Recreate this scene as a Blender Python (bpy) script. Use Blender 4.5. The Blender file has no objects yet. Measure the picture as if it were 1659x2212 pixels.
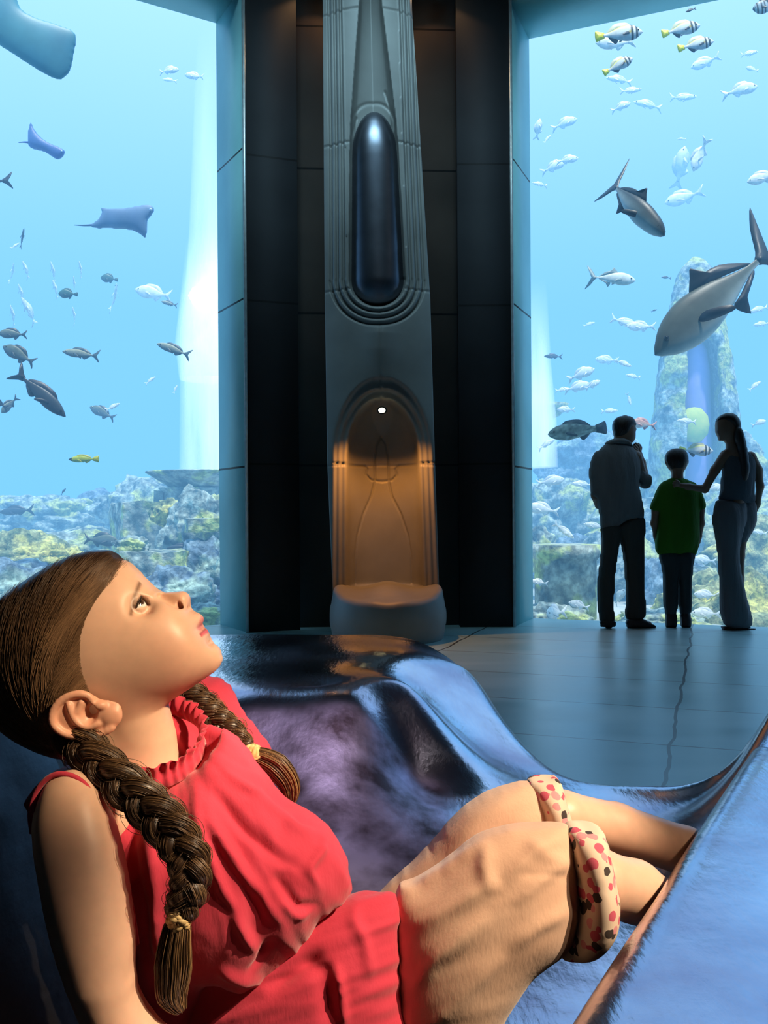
import bpy, bmesh, math, random
import numpy as np
from mathutils import Vector, Matrix, noise as mn

random.seed(7); rng = np.random.RandomState(11)
scene = bpy.context.scene
COL = scene.collection
PI = math.pi

# ------------------------------------------------------------------ camera
FPX, CX, CY, CZ = 2000.0, 829.5, 1106.0, 0.95
ROLL = 0.007
Rv = Vector((math.cos(ROLL), 0, -math.sin(ROLL)))
Uv = Vector((math.sin(ROLL), 0, math.cos(ROLL)))
cam_d = bpy.data.cameras.new('camera'); cam = bpy.data.objects.new('camera', cam_d); COL.objects.link(cam)
cam_d.sensor_fit = 'VERTICAL'; cam_d.sensor_height = 36.0; cam_d.lens = FPX / 2212 * 36.0
cam_d.clip_start = 0.05; cam_d.clip_end = 300
cam.matrix_world = Matrix(((Rv.x, Uv.x, 0, 0), (0, 0, -1, 0), (Rv.z, Uv.z, 0, CZ), (0, 0, 0, 1)))
scene.camera = cam
scene.view_settings.view_transform = 'Standard'; scene.view_settings.look = 'None'
scene.view_settings.gamma = 1; scene.view_settings.use_curve_mapping = False
scene.view_settings.exposure = 0.0
cy = scene.cycles
cy.use_denoising = True; cy.max_bounces = 7; cy.diffuse_bounces = 3; cy.glossy_bounces = 4
cy.transparent_max_bounces = 12; cy.volume_bounces = 0; cy.caustics_reflective = False; cy.caustics_refractive = False
cy.sample_clamp_indirect = 4.0

def P(px, py, d):                      # the world point seen at a pixel of the photo, d metres ahead
    a = (px - CX) / FPX * d; b = -(py - CY) / FPX * d
    return Vector((a * Rv.x + b * Uv.x, d, CZ + a * Rv.z + b * Uv.z))

# ------------------------------------------------------------------ light
def nodes_of(nt):
    return nt.nodes, nt.links
WATER = (0.30, 0.70, 1.0)
w = bpy.data.worlds.new('daylight_over_water'); scene.world = w; w.use_nodes = True
N, L = nodes_of(w.node_tree); N.clear()
out = N.new('ShaderNodeOutputWorld'); bg = N.new('ShaderNodeBackground')
geo = N.new('ShaderNodeTexCoord'); sep = N.new('ShaderNodeSeparateXYZ'); ramp = N.new('ShaderNodeValToRGB')
L.new(geo.outputs['Generated'], sep.inputs[0]); L.new(sep.outputs['Z'], ramp.inputs[0])
ramp.color_ramp.elements[0].position = 0.0; ramp.color_ramp.elements[0].color = (0.21, 0.66, 1.30, 1)
ramp.color_ramp.elements[1].position = 0.55; ramp.color_ramp.elements[1].color = (0.72, 1.15, 1.6, 1)
L.new(ramp.outputs[0], bg.inputs[0]); bg.inputs[1].default_value = 1.0; L.new(bg.outputs[0], out.inputs[0])

def sun(name, energy, direction, col, angle):
    d = bpy.data.lights.new(name, 'SUN'); d.energy = energy; d.color = col; d.angle = angle
    o = bpy.data.objects.new(name, d); COL.objects.link(o)
    o.rotation_euler = Vector(direction).to_track_quat('-Z', 'Y').to_euler(); o.location = (0, 14, 12)
    return o
sun('sun_on_the_tank', 6.0, (-0.15, 0.30, -1.0), (1.0, 0.97, 0.88), 0.05)

def spot(name, loc, target, energy, col, size, blend, radius):
    d = bpy.data.lights.new(name, 'SPOT'); d.energy = energy; d.color = col; d.spot_size = size; d.spot_blend = blend
    d.shadow_soft_size = radius
    o = bpy.data.objects.new(name, d); COL.objects.link(o); o.location = loc
    o.rotation_euler = (Vector(target) - Vector(loc)).to_track_quat('-Z', 'Y').to_euler()
    return o
spot('face_spotlight', (1.65, 0.20, 2.45), (-0.235, 1.12, 0.785), 350, (1.0, 0.74, 0.45), 0.160, 0.75, 0.02)
spot('bench_spotlight', (1.80, 0.42, 2.55), (0.05, 1.16, 0.46), 520, (1.0, 0.77, 0.52), 0.30, 0.55, 0.02)
spot('accent_spotlight', (0.2, 0.1, 2.9), (-0.12, 1.86, 0.42), 300, (0.92, 0.80, 1.0), 0.30, 1.0, 0.03)
spot('warm_fill', (1.70, 0.10, 2.50), (0.05, 1.14, 0.60), 60, (1.0, 0.74, 0.50), 0.9, 0.9, 0.05)  # weak warm fill added to lift the shaded arm
d = bpy.data.lights.new('column_fill', 'AREA'); d.shape = 'RECTANGLE'; d.size = 2.4; d.size_y = 0.8; d.energy = 24; d.color = (0.50, 0.83, 1.0); d.spread = 0.85  # cool fill added to brighten the column, no lamp hangs there
o = bpy.data.objects.new('column_fill', d); COL.objects.link(o); o.location = (0.0, 4.9, 6.45); o.rotation_euler = (Vector((0.0, 7.1, 4.1)) - Vector(o.location)).to_track_quat('-Z', 'Y').to_euler()

# ------------------------------------------------------------------ materials
def new_mat(name):
    m = bpy.data.materials.new(name); m.use_nodes = True
    N, L = nodes_of(m.node_tree); b = N['Principled BSDF']
    return m, N, L, b
def noise_ramp(N, L, scale, c1, c2, lo=0.35, hi=0.65, detail=6, coord='Object', stretch=None):
    tc = N.new('ShaderNodeTexCoord'); src = tc.outputs[coord]
    if stretch:
        mp = N.new('ShaderNodeMapping'); mp.inputs['Scale'].default_value = stretch; L.new(src, mp.inputs[0]); src = mp.outputs[0]
    n = N.new('ShaderNodeTexNoise'); n.inputs['Scale'].default_value = scale; n.inputs['Detail'].default_value = detail
    L.new(src, n.inputs['Vector'])
    r = N.new('ShaderNodeValToRGB'); r.color_ramp.elements[0].position = lo; r.color_ramp.elements[1].position = hi
    r.color_ramp.elements[0].color = (*c1, 1); r.color_ramp.elements[1].color = (*c2, 1)
    L.new(n.outputs['Fac'], r.inputs[0]); return n, r
def bump(N, L, b, height, strength, dist=0.01):
    bp = N.new('ShaderNodeBump'); bp.inputs['Strength'].default_value = strength; bp.inputs['Distance'].default_value = dist
    L.new(height, bp.inputs['Height']); L.new(bp.outputs[0], b.inputs['Normal']); return bp
def simple(name, c1, c2=None, rough=0.6, metal=0.0, scale=6, bmp=0.0, bd=0.005, spec=0.5, sss=0, stretch=None, patch=None):
    m, N, L, b = new_mat(name); c2 = c2 or tuple(x * 0.8 for x in c1)
    n, r = noise_ramp(N, L, scale, c2, c1, stretch=stretch); L.new(r.outputs[0], b.inputs['Base Color'])
    if patch:
        n9, r9 = noise_ramp(N, L, patch[1], (0, 0, 0), (1, 1, 1), 0.52, 0.60, 9); n8, r8 = noise_ramp(N, L, scale * 3.5, (.55, .55, .55), (1.1, 1.1, 1.1), 0.4, 0.6, 8)
        mx = N.new('ShaderNodeMix'); mx.data_type = 'RGBA'; L.new(r9.outputs[0], mx.inputs[0]); L.new(r.outputs[0], mx.inputs[6]); mx.inputs[7].default_value = (*patch[0], 1)
        m2 = N.new('ShaderNodeMix'); m2.data_type = 'RGBA'; m2.blend_type = 'MULTIPLY'; m2.inputs[0].default_value = 1; L.new(mx.outputs[2], m2.inputs[6]); L.new(r8.outputs[0], m2.inputs[7]); L.new(m2.outputs[2], b.inputs['Base Color'])
    b.inputs['Roughness'].default_value = rough; b.inputs['Metallic'].default_value = metal
    b.inputs['Specular IOR Level'].default_value = spec
    if sss:
        b.inputs['Subsurface Weight'].default_value = sss; b.inputs['Subsurface Radius'].default_value = (1.0, 0.35, 0.2)
        b.inputs['Subsurface Scale'].default_value = 0.01
    if bmp: bump(N, L, b, n.outputs['Fac'], bmp, bd)
    return m
def attr_mat(name, rough=0.5, scale=40, bmp=0.1, bd=0.002, spec=0.5, sss=0, var=0.15, metal=0.0):
    m, N, L, b = new_mat(name)
    a = N.new('ShaderNodeAttribute'); a.attribute_name = 'Col'
    n, r = noise_ramp(N, L, scale, (1 - var,) * 3, (1, 1, 1))
    mx = N.new('ShaderNodeMix'); mx.data_type = 'RGBA'; mx.blend_type = 'MULTIPLY'; mx.inputs[0].default_value = 1
    L.new(a.outputs['Color'], mx.inputs[6]); L.new(r.outputs[0], mx.inputs[7]); L.new(mx.outputs[2], b.inputs['Base Color'])
    b.inputs['Roughness'].default_value = rough; b.inputs['Specular IOR Level'].default_value = spec
    b.inputs['Metallic'].default_value = metal
    if sss:
        b.inputs['Subsurface Weight'].default_value = sss; b.inputs['Subsurface Radius'].default_value = (1.0, 0.35, 0.2)
        b.inputs['Subsurface Scale'].default_value = 0.008
    if bmp: bump(N, L, b, n.outputs['Fac'], bmp, bd)
    return m
def emit_mat(name, col, s):
    m, N, L, b = new_mat(name); b.inputs['Emission Color'].default_value = (*col, 1); b.inputs['Emission Strength'].default_value = s
    b.inputs['Base Color'].default_value = (*col, 1); return m

# ------------------------------------------------------------------ mesh helpers
def mesh_obj(name, V, F, mat=None, parent=None, smooth=True, col=None):
    me = bpy.data.meshes.new(name); V = np.asarray(V, dtype=np.float64)
    if isinstance(F, np.ndarray):
        me.vertices.add(len(V)); me.vertices.foreach_set('co', V.ravel())
        k = F.shape[1]; me.loops.add(F.size); me.polygons.add(len(F))
        me.loops.foreach_set('vertex_index', F.ravel().astype(np.int32))
        me.polygons.foreach_set('loop_start', (np.arange(len(F)) * k).astype(np.int32))
        me.polygons.foreach_set('loop_total', np.full(len(F), k, dtype=np.int32))
        me.update(calc_edges=True); me.validate()
    else:
        me.from_pydata([tuple(v) for v in V], [], [tuple(int(i) for i in f) for f in F])
    if smooth: me.polygons.foreach_set('use_smooth', [True] * len(me.polygons))
    if col is not None:
        ca = me.color_attributes.new('Col', 'FLOAT_COLOR', 'POINT')
        c = np.ones((len(V), 4)); c[:, :3] = col; ca.data.foreach_set('color', c.ravel().astype(np.float32))
    if mat: me.materials.append(mat)
    me.update()
    o = bpy.data.objects.new(name, me); COL.objects.link(o)
    if parent is not None: par(o, parent)
    return o
def par(o, parent):                    # parent while the mesh keeps its place in the world
    o.parent = parent; o.matrix_parent_inverse = parent_world(parent).inverted()
def parent_world(p):
    m = p.matrix_basis.copy()
    return (parent_world(p.parent) @ p.matrix_parent_inverse @ m) if p.parent else m
def tag(o, label=None, cat=None, group=None, kind=None):
    if label: o['label'] = label
    if cat: o['category'] = cat
    if group: o['group'] = group
    if kind: o['kind'] = kind
    return o
def empty(name, loc):
    o = bpy.data.objects.new(name, None); o.empty_display_size = 0.1; COL.objects.link(o); o.location = loc; return o
def join(parts):                       # [(V, F, C)] -> one set
    Vs, Fs, Cs, n = [], [], [], 0
    for p in parts:
        Vs.append(p[0]); Fs.append(np.asarray(p[1]) + n); n += len(p[0])
        if len(p) > 2: Cs.append(np.broadcast_to(p[2], (len(p[0]), 3)))
    return np.concatenate(Vs), np.concatenate(Fs), (np.concatenate(Cs) if Cs else None)
def box_mesh(c, s, R=None):
    V = np.array([(x, y, z) for x in (-.5, .5) for y in (-.5, .5) for z in (-.5, .5)]) * np.array(s)
    if R is not None: V = V @ np.array(R).T
    return V + np.array(c), np.array([(0, 1, 3, 2), (4, 6, 7, 5), (0, 4, 5, 1), (2, 3, 7, 6), (0, 2, 6, 4), (1, 5, 7, 3)])
def bevel(o, wd, seg=2):
    m = o.modifiers.new('bevel', 'BEVEL'); m.width = wd; m.segments = seg; m.limit_method = 'ANGLE'
def crom(pts, n=6, closed=True):       # smooth curve through points
    p = np.asarray(pts, float); m = len(p); out = []
    rngi = range(m if closed else m - 1)
    for i in rngi:
        if closed: a, b, c, d = p[(i - 1) % m], p[i], p[(i + 1) % m], p[(i + 2) % m]
        else: a, b, c, d = p[max(i - 1, 0)], p[i], p[i + 1], p[min(i + 2, m - 1)]
        for t in np.arange(n) / n:
            out.append(0.5 * ((2 * b) + (c - a) * t + (2 * a - 5 * b + 4 * c - d) * t * t + (-a + 3 * b - 3 * c + d) * t ** 3))
    if not closed: out.append(p[-1])
    return np.array(out)
def poly_sdf(poly, X, Z):              # signed distance, positive inside
    d2 = np.full(X.shape, 1e9); ins = np.zeros(X.shape, bool); n = len(poly)
    for i in range(n):
        ax, az = poly[i]; bx, bz = poly[(i + 1) % n]; ex, ez = bx - ax, bz - az
        t = np.clip(((X - ax) * ex + (Z - az) * ez) / (ex * ex + ez * ez + 1e-12), 0, 1)
        d2 = np.minimum(d2, (X - ax - t * ex) ** 2 + (Z - az - t * ez) ** 2)
        c = (az > Z) != (bz > Z)
        with np.errstate(divide='ignore', invalid='ignore'):
            ins ^= c & (X < (bx - ax) * (Z - az) / (bz - az + (1e-15 if bz == az else 0)) + ax)
    return np.where(ins, np.sqrt(d2), -np.sqrt(d2))
def poisson(ins, res, it=260):
    h = np.zeros(ins.shape); n = max(ins.shape); om = 2 / (1 + math.sin(PI / n))
    I, J = np.indices(ins.shape); masks = [ins & ((I + J) % 2 == k) for k in (0, 1)]
    for m in masks: m[0, :] = m[-1, :] = False; m[:, 0] = m[:, -1] = False
    for _ in range(it):
        for m in masks:
            nb = np.zeros_like(h)
            nb[1:-1, 1:-1] = h[2:, 1:-1] + h[:-2, 1:-1] + h[1:-1, 2:] + h[1:-1, :-2]
            h = np.where(m, h + om * ((nb + 4 * res * res) / 4 - h), h)
    return np.maximum(h, 0)
def smax(a, b, k):
    if k <= 0: return np.maximum(a, b)
    h = np.maximum(k - np.abs(a - b), 0) / k
    return np.maximum(a, b) + h * h * k / 4
def smin(a, b, k): return -smax(-a, -b, k)

class Sculpt:                          # a clay volume: shapes are merged into it, then it is skinned
    def __init__(s, lo, hi, res):
        s.lo = np.array(lo, float); s.res = res
        n = np.ceil((np.array(hi) - s.lo) / res).astype(int) + 1; s.n = n
        s.x = s.lo[0] + np.arange(n[0]) * res; s.y = s.lo[1] + np.arange(n[1]) * res; s.z = s.lo[2] + np.arange(n[2]) * res
        s.X, s.Y, s.Z = s.x[:, None, None], s.y[None, :, None], s.z[None, None, :]
        s.F = np.full(tuple(n), -1.0)
    def add(s, D, k=0.0): s.F = smax(s.F, D, k)
    def cut(s, D, k=0.0): s.F = smin(s.F, -D, k)
    def flat(s, poly, yc, half=None, k=1.0, it=260, two=True):   # swell an outline in the XZ plane into a rounded solid
        X2, Z2 = np.meshgrid(s.x, s.z, indexing='ij'); sd = poly_sdf(poly, X2, Z2)
        h = poisson(sd > 0, s.res, it); top = math.sqrt(max(h.max(), 1e-9))
        if half: k = half / top
        a = k * np.sqrt(h); hh = np.where(sd > 0, a * a, sd * k * k * top * 1.6)
        s.last = a
        yy = s.Y - (yc if not callable(yc) else yc(X2, Z2)[:, None, :])
        return (hh[:, None, :] - yy ** 2) / (a[:, None, :] + np.abs(yy) + 0.35 * s.res)
    def cap(s, a, b, ra, rb):
        a = np.array(a); b = np.array(b); e = b - a
        t = np.clip(((s.X - a[0]) * e[0] + (s.Y - a[1]) * e[1] + (s.Z - a[2]) * e[2]) / (e @ e + 1e-12), 0, 1)
        return ra + (rb - ra) * t - np.sqrt((s.X - a[0] - t * e[0]) ** 2 + (s.Y - a[1] - t * e[1]) ** 2 + (s.Z - a[2] - t * e[2]) ** 2)
    def ell(s, c, r, R=None):
        q = [s.X - c[0], s.Y - c[1], s.Z - c[2]]
        if R is not None:
            R = np.array(R); q = [R[0, i] * q[0] + R[1, i] * q[1] + R[2, i] * q[2] for i in range(3)]
        l = np.sqrt((q[0] / r[0]) ** 2 + (q[1] / r[1]) ** 2 + (q[2] / r[2]) ** 2)
        return (1 - l) * min(r)
    def chain(s, pts, rad, k=0.0):
        D = None
        for i in range(len(pts) - 1):
            c = s.cap(pts[i], pts[i + 1], rad[i], rad[i + 1]); D = c if D is None else smax(D, c, k)
        return D
    def skin(s):
        F = s.F.copy(); F[0] = F[-1] = -1e-3; F[:, 0] = F[:, -1] = -1e-3; F[:, :, 0] = F[:, :, -1] = -1e-3
        F[F == 0] = 1e-9
        S = F > 0; n = np.array(F.shape)
        acc = np.zeros(tuple(n - 1) + (3,)); cnt = np.zeros(tuple(n - 1)); 
        c8 = [(i, j, k) for i in (0, 1) for j in (0, 1) for k in (0, 1)]
        def sl(c): return tuple(slice(c[a], n[a] - 1 + c[a]) for a in range(3))
        tot = sum(S[sl(c)].astype(np.int8) for c in c8); act = (tot > 0) & (tot < 8)
        idx = np.argwhere(act); ids = np.full(act.shape, -1); ids[act] = np.arange(len(idx))
        pos = np.zeros((len(idx), 3)); ct = np.zeros(len(idx))
        for a in range(3):
            for u in (0, 1):
                for v in (0, 1):
                    c0 = [0, 0, 0]; o = [x for x in range(3) if x != a]; c0[o[0]] = u; c0[o[1]] = v; c1 = list(c0); c1[a] = 1
                    i0 = idx + c0; i1 = idx + c1
                    f0 = F[i0[:, 0], i0[:, 1], i0[:, 2]]; f1 = F[i1[:, 0], i1[:, 1], i1[:, 2]]
                    m = (f0 > 0) != (f1 > 0); t = np.where(m, f0 / np.where(m, f0 - f1, 1), 0)
                    p = np.array(c0, float)[None, :] + 0 * pos; p[:, a] += t
                    pos += p * m[:, None]; ct += m
        V = s.lo + (idx + pos / ct[:, None]) * s.res
        faces = []
        for a in range(3):
            b, c = (a + 1) % 3, (a + 2) % 3
            sa = [slice(0, n[i]) for i in range(3)]; sa[a] = slice(0, n[a] - 1); sb = list(sa); sb[a] = slice(1, n[a])
            ch = S[tuple(sa)] != S[tuple(sb)]
            e = np.argwhere(ch); e = e[(e[:, b] > 0) & (e[:, c] > 0) & (e[:, b] < n[b] - 1) & (e[:, c] < n[c] - 1)]
            up = S[e[:, 0], e[:, 1], e[:, 2]]
            def g(db, dc):
                q = e.copy(); q[:, b] += db; q[:, c] += dc; return ids[q[:, 0], q[:, 1], q[:, 2]]
            f = np.stack([g(-1, -1), g(0, -1), g(0, 0), g(-1, 0)], 1)
            f[~up] = f[~up][:, ::-1]; faces.append(f)
        Fc = np.concatenate(faces); Fc = Fc[(Fc >= 0).all(1)]
        return V, Fc
def relax(V, F, it=2, lam=0.5):
    E = np.concatenate([F[:, [i, (i + 1) % F.shape[1]]] for i in range(F.shape[1])])
    for _ in range(it):
        acc = np.zeros_like(V); ct = np.zeros(len(V))
        np.add.at(acc, E[:, 0], V[E[:, 1]]); np.add.at(acc, E[:, 1], V[E[:, 0]])
        np.add.at(ct, E[:, 0], 1); np.add.at(ct, E[:, 1], 1)
        V = V + lam * (acc / np.maximum(ct, 1)[:, None] - V)
    return V
def XZ(pts, d):
    return np.array([[P(x, y, d).x, P(x, y, d).z] for x, y in pts])
def vnoise(x, y, seed=0):              # cheap smooth value noise, vectorised
    x = np.asarray(x, float); y = np.asarray(y, float); xi = np.floor(x).astype(int); yi = np.floor(y).astype(int)
    fx = x - xi; fy = y - yi; fx = fx * fx * (3 - 2 * fx); fy = fy * fy * (3 - 2 * fy)
    def h(i, j):
        q = (i * 374761393 + j * 668265263 + seed * 1442695041) & 0x7fffffff
        q = ((q ^ (q >> 13)) * 1274126177) & 0x7fffffff
        return ((q ^ (q >> 16)) & 0xffff) / 65535.0
    return (h(xi, yi) * (1 - fx) + h(xi + 1, yi) * fx) * (1 - fy) + (h(xi, yi + 1) * (1 - fx) + h(xi + 1, yi + 1) * fx) * fy
def fbm(x, y, seed=0, o=4):
    return sum(vnoise(x * 2 ** i, y * 2 ** i, seed + i) * 0.5 ** i for i in range(o)) / 1.9
def px_of(V):                          # world points -> photo pixels (to lay out folds and prints)
    q = V - np.array([0, 0, CZ]); d = q[:, 1]
    a = q[:, 0] * Rv.x + q[:, 2] * Rv.z; b = q[:, 0] * Uv.x + q[:, 2] * Uv.z
    return CX + a / d * FPX, CY - b / d * FPX
def tubes(paths, rad, sides=3):        # many thin tubes as one mesh; paths (n, m, 3), rad (m,) or (n, m)
    Pp = np.asarray(paths); n, m, _ = Pp.shape; rad = np.broadcast_to(rad, (n, m))
    T = np.gradient(Pp, axis=1); T /= np.linalg.norm(T, axis=2, keepdims=True) + 1e-12
    up = np.array([0.13, 0.97, 0.2]); A = np.cross(T, up); A /= np.linalg.norm(A, axis=2, keepdims=True) + 1e-9; B = np.cross(T, A)
    ring = [Pp + (A * math.cos(2 * PI * k / sides) + B * math.sin(2 * PI * k / sides)) * rad[..., None] for k in range(sides)]
    V = np.stack(ring, 2).reshape(-1, 3)
    i = np.arange(n)[:, None, None] * m * sides; j = np.arange(m - 1)[None, :, None] * sides; k = np.arange(sides)[None, None, :]; k2 = (k + 1) % sides
    F = np.stack([i + j + k, i + j + k2, i + j + sides + k2, i + j + sides + k], -1).reshape(-1, 4)
    return V, F
def lathe(prof, seg=32):               # (r, z) profile -> V, F about the Z axis
    V = []; F = []
    for r, z in prof:
        for k in range(seg): V.append((r * math.cos(2 * PI * k / seg), r * math.sin(2 * PI * k / seg), z))
    for i in range(len(prof) - 1):
        for k in range(seg): F.append((i * seg + k, i * seg + (k + 1) % seg, (i + 1) * seg + (k + 1) % seg, (i + 1) * seg + k))
    return np.array(V), np.array(F)

# ================================================================== THE ROOM
WL, CL = Vector((-1.404, 7.90, 0)), Vector((-1.090, 7.35, 0))
WR, CR = Vector((1.314, 8.20, 0)), Vector((1.066, 7.60, 0))
dL, dR = Vector((-0.85, -0.53, 0)).normalized(), Vector((0.924, -0.383, 0)).normalized()
ZT, ZC = 5.13, 6.6
WLEN = 4.6
def stone_mat(name, c1, c2, rough=0.55, joints=(), jd=(0.006, 0.006, 0.008), bm=0.25, spec=0.4, jw=0.008):
    m, N, L, b = new_mat(name)
    n, r = noise_ramp(N, L, 1.6, c2, c1, 0.3, 0.7, 10)
    g = N.new('ShaderNodeNewGeometry'); s = N.new('ShaderNodeSeparateXYZ'); L.new(g.outputs['Position'], s.inputs[0])
    fac = None
    for z in joints:
        a = N.new('ShaderNodeMath'); a.operation = 'SUBTRACT'; L.new(s.outputs['Z'], a.inputs[0]); a.inputs[1].default_value = z
        ab = N.new('ShaderNodeMath'); ab.operation = 'ABSOLUTE'; L.new(a.outputs[0], ab.inputs[0])
        lt = N.new('ShaderNodeMath'); lt.operation = 'LESS_THAN'; L.new(ab.outputs[0], lt.inputs[0]); lt.inputs[1].default_value = jw
        if fac is None: fac = lt.outputs[0]
        else:
            mx = N.new('ShaderNodeMath'); mx.operation = 'MAXIMUM'; L.new(fac, mx.inputs[0]); L.new(lt.outputs[0], mx.inputs[1]); fac = mx.outputs[0]
    if fac is not None:
        mx = N.new('ShaderNodeMix'); mx.data_type = 'RGBA'; L.new(fac, mx.inputs[0]); L.new(r.outputs[0], mx.inputs[6]); mx.inputs[7].default_value = (*jd, 1)
        L.new(mx.outputs[2], b.inputs['Base Color'])
    else: L.new(r.outputs[0], b.inputs['Base Color'])
    b.inputs['Roughness'].default_value = rough; b.inputs['Specular IOR Level'].default_value = spec
    bump(N, L, b, n.outputs['Fac'], bm, 0.03)
    return m
M_dark = stone_mat('dark_stone', (0.018, 0.020, 0.024), (0.009, 0.010, 0.013), 0.8, (3.80, 2.64, 1.34), (0.002, 0.002, 0.003))
M_brown = stone_mat('brown_stone', (0.060, 0.044, 0.036), (0.034, 0.026, 0.022), 0.5, (4.98, 3.80, 2.60, 1.34), (0.006, 0.005, 0.005))
M_jamb = stone_mat('pale_render', (0.36, 0.72, 0.74), (0.27, 0.58, 0.60), 0.5, (3.86, 2.66, 1.32), (0.02, 0.03, 0.03), 0.3)
M_room = stone_mat('room_stone', (0.09, 0.095, 0.10), (0.05, 0.052, 0.06), 0.6)
M_trim = simple('brushed_trim', (0.62, 0.72, 0.75), rough=0.35, metal=0.6, scale=20)

def struct(name, V, F, mat, smooth=False):
    o = mesh_obj(name, V, np.asarray(F), mat, smooth=smooth); o['kind'] = 'structure'; return o
def vwall(a, b, z0, z1, th, side):     # slab standing on the line a-b, th thick towards `side`
    a = Vector(a); b = Vector(b); t = (b - a).normalized(); n = Vector((-t.y, t.x, 0)) * side * th
    V = [(p.x, p.y, z) for p in (a, b, b + n, a + n) for z in (z0, z1)]
    return np.array(V), np.array([(0, 2, 3, 1), (2, 4, 5, 3), (4, 6, 7, 5), (6, 0, 1, 7), (1, 3, 5, 7), (0, 6, 4, 2)])
# floor
m, N, L, b = new_mat('floor_slabs')
n, r = noise_ramp(N, L, 0.9, (0.24, 0.47, 0.50), (0.38, 0.60, 0.62), 0.3, 0.7, 12, stretch=(1, 3, 1))
g = N.new('ShaderNodeNewGeometry'); s = N.new('ShaderNodeSeparateXYZ'); L.new(g.outputs['Position'], s.inputs[0])
wob = N.new('ShaderNodeTexNoise'); wob.inputs['Scale'].default_value = 2.5; L.new(g.outputs['Position'], wob.inputs['Vector'])
def mth(op, a, bb):
    q = N.new('ShaderNodeMath'); q.operation = op
    for i, v in enumerate((a, bb)):
        if v is None: continue
        if isinstance(v, (int, float)): q.inputs[i].default_value = v
        else: L.new(v, q.inputs[i])
    return q.outputs[0]
wv = mth('MULTIPLY', mth('SUBTRACT', wob.outputs['Fac'], 0.5), 0.06)
u = mth('ADD', mth('ADD', mth('MULTIPLY', s.outputs['X'], 0.942), mth('MULTIPLY', s.outputs['Y'], -0.336)), wv)
v = mth('ADD', mth('ADD', mth('MULTIPLY', s.outputs['X'], 0.336), mth('MULTIPLY', s.outputs['Y'], 0.942)), mth('MULTIPLY', wv, 0.4))
def line(val, off, per, wd):
    q = mth('DIVIDE', mth('SUBTRACT', val, off - per / 2), per); q = mth('FRACT', q, None); q = mth('ABSOLUTE', mth('SUBTRACT', q, 0.5), None)
    return mth('LESS_THAN', q, wd / per)
jn = mth('MAXIMUM', line(u, -0.17, 1.6, 0.007), line(v, 3.91, 0.73, 0.005))
mx = N.new('ShaderNodeMix'); mx.data_type = 'RGBA'; L.new(jn, mx.inputs[0]); L.new(r.outputs[0], mx.inputs[6]); mx.inputs[7].default_value = (0.02, 0.035, 0.04, 1)
L.new(mx.outputs[2], b.inputs['Base Color'])
rr = N.new('ShaderNodeMapRange'); L.new(n.outputs['Fac'], rr.inputs[0]); rr.inputs[3].default_value = 0.22; rr.inputs[4].default_value = 0.42
L.new(rr.outputs[0], b.inputs['Roughness']); b.inputs['Specular IOR Level'].default_value = 1.0; b.inputs['IOR'].default_value = 1.8
hh = mth('SUBTRACT', mth('MULTIPLY', n.outputs['Fac'], 0.6), mth('MULTIPLY', jn, 0.3)); bump(N, L, b, hh, 0.35, 0.02)
M_floor = m
oL = CL + dL * WLEN; oR = CR + dR * WLEN
pl = [WL + dL * WLEN, WL, Vector((-0.9, 8.3, 0)), Vector((0.9, 8.5, 0)), WR, WR + dR * WLEN]
ring = [Vector((-5.6, -4, 0))] + [Vector((-5.6, pl[0].y, 0))] + pl + [Vector((5.9, pl[-1].y, 0)), Vector((5.9, -4, 0))]
def slab(name, ring, z0, z1, mat):
    n = len(ring); V = [(p.x, p.y, z0) for p in ring] + [(p.x, p.y, z1) for p in ring]
    F = [tuple(range(n)), tuple(range(2 * n - 1, n - 1, -1))] + [(i, i + n, (i + 1) % n + n, (i + 1) % n) for i in range(n)]
    me = bpy.data.meshes.new(name); me.from_pydata(V, [], F); me.materials.append(mat); me.update()
    o = bpy.data.objects.new(name, me); COL.objects.link(o); o['kind'] = 'structure'; return o
slab('floor', ring, -0.12, 0.0, M_floor)
slab('ceiling', ring, ZC, ZC + 0.2, M_room)
# outer walls of the hall
struct('wall_left', *vwall((-5.6, -4, 0), (-5.6, pl[0].y, 0), 0, ZC, 0.2, 1), M_room)
struct('wall_right', *vwall((5.9, -4, 0), (5.9, pl[-1].y, 0), 0, ZC, 0.2, -1), M_room)
struct('wall_back', *vwall((-5.8, -4, 0), (6.1, -4, 0), 0, ZC, 0.2, -1), M_room)
struct('trim_1', *vwall((-5.6, pl[0].y + .0, 0), (oL.x, oL.y, 0), 0, ZC, 0.25, 1), M_room)
struct('trim_2', *vwall((oR.x, oR.y, 0), (5.9, pl[-1].y, 0), 0, ZC, 0.25, 1), M_room)
# jambs, lintels and soffits of the two openings
def quadwall(name, a, b, z0, z1, mat, th, side): return struct(name, *vwall(a, b, z0, z1, th, side), mat)
quadwall('wall_jamb_left', WL, CL, 0, ZC, M_jamb, 0.12, 1)
quadwall('wall_jamb_right', CR, WR, 0, ZC, M_jamb, 0.12, 1)
def lintel(name, a, b, d):
    V = [(*(p + dd).xy, z) for p, dd in ((a, Vector()), (b, Vector()), (b, d), (a, d)) for z in (ZT, ZC)]
    V, F = np.array(V), np.array([(0, 2, 3, 1), (2, 4, 5, 3), (4, 6, 7, 5), (6, 0, 1, 7), (1, 3, 5, 7), (0, 6, 4, 2)])
    struct(name, V, F, M_jamb)
lintel('wall_over_window_left', WL - dL * .02, CL - dL * .02, dL * (WLEN + .3))
lintel('wall_over_window_right', WR, CR, dR * (WLEN + .3))
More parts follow.
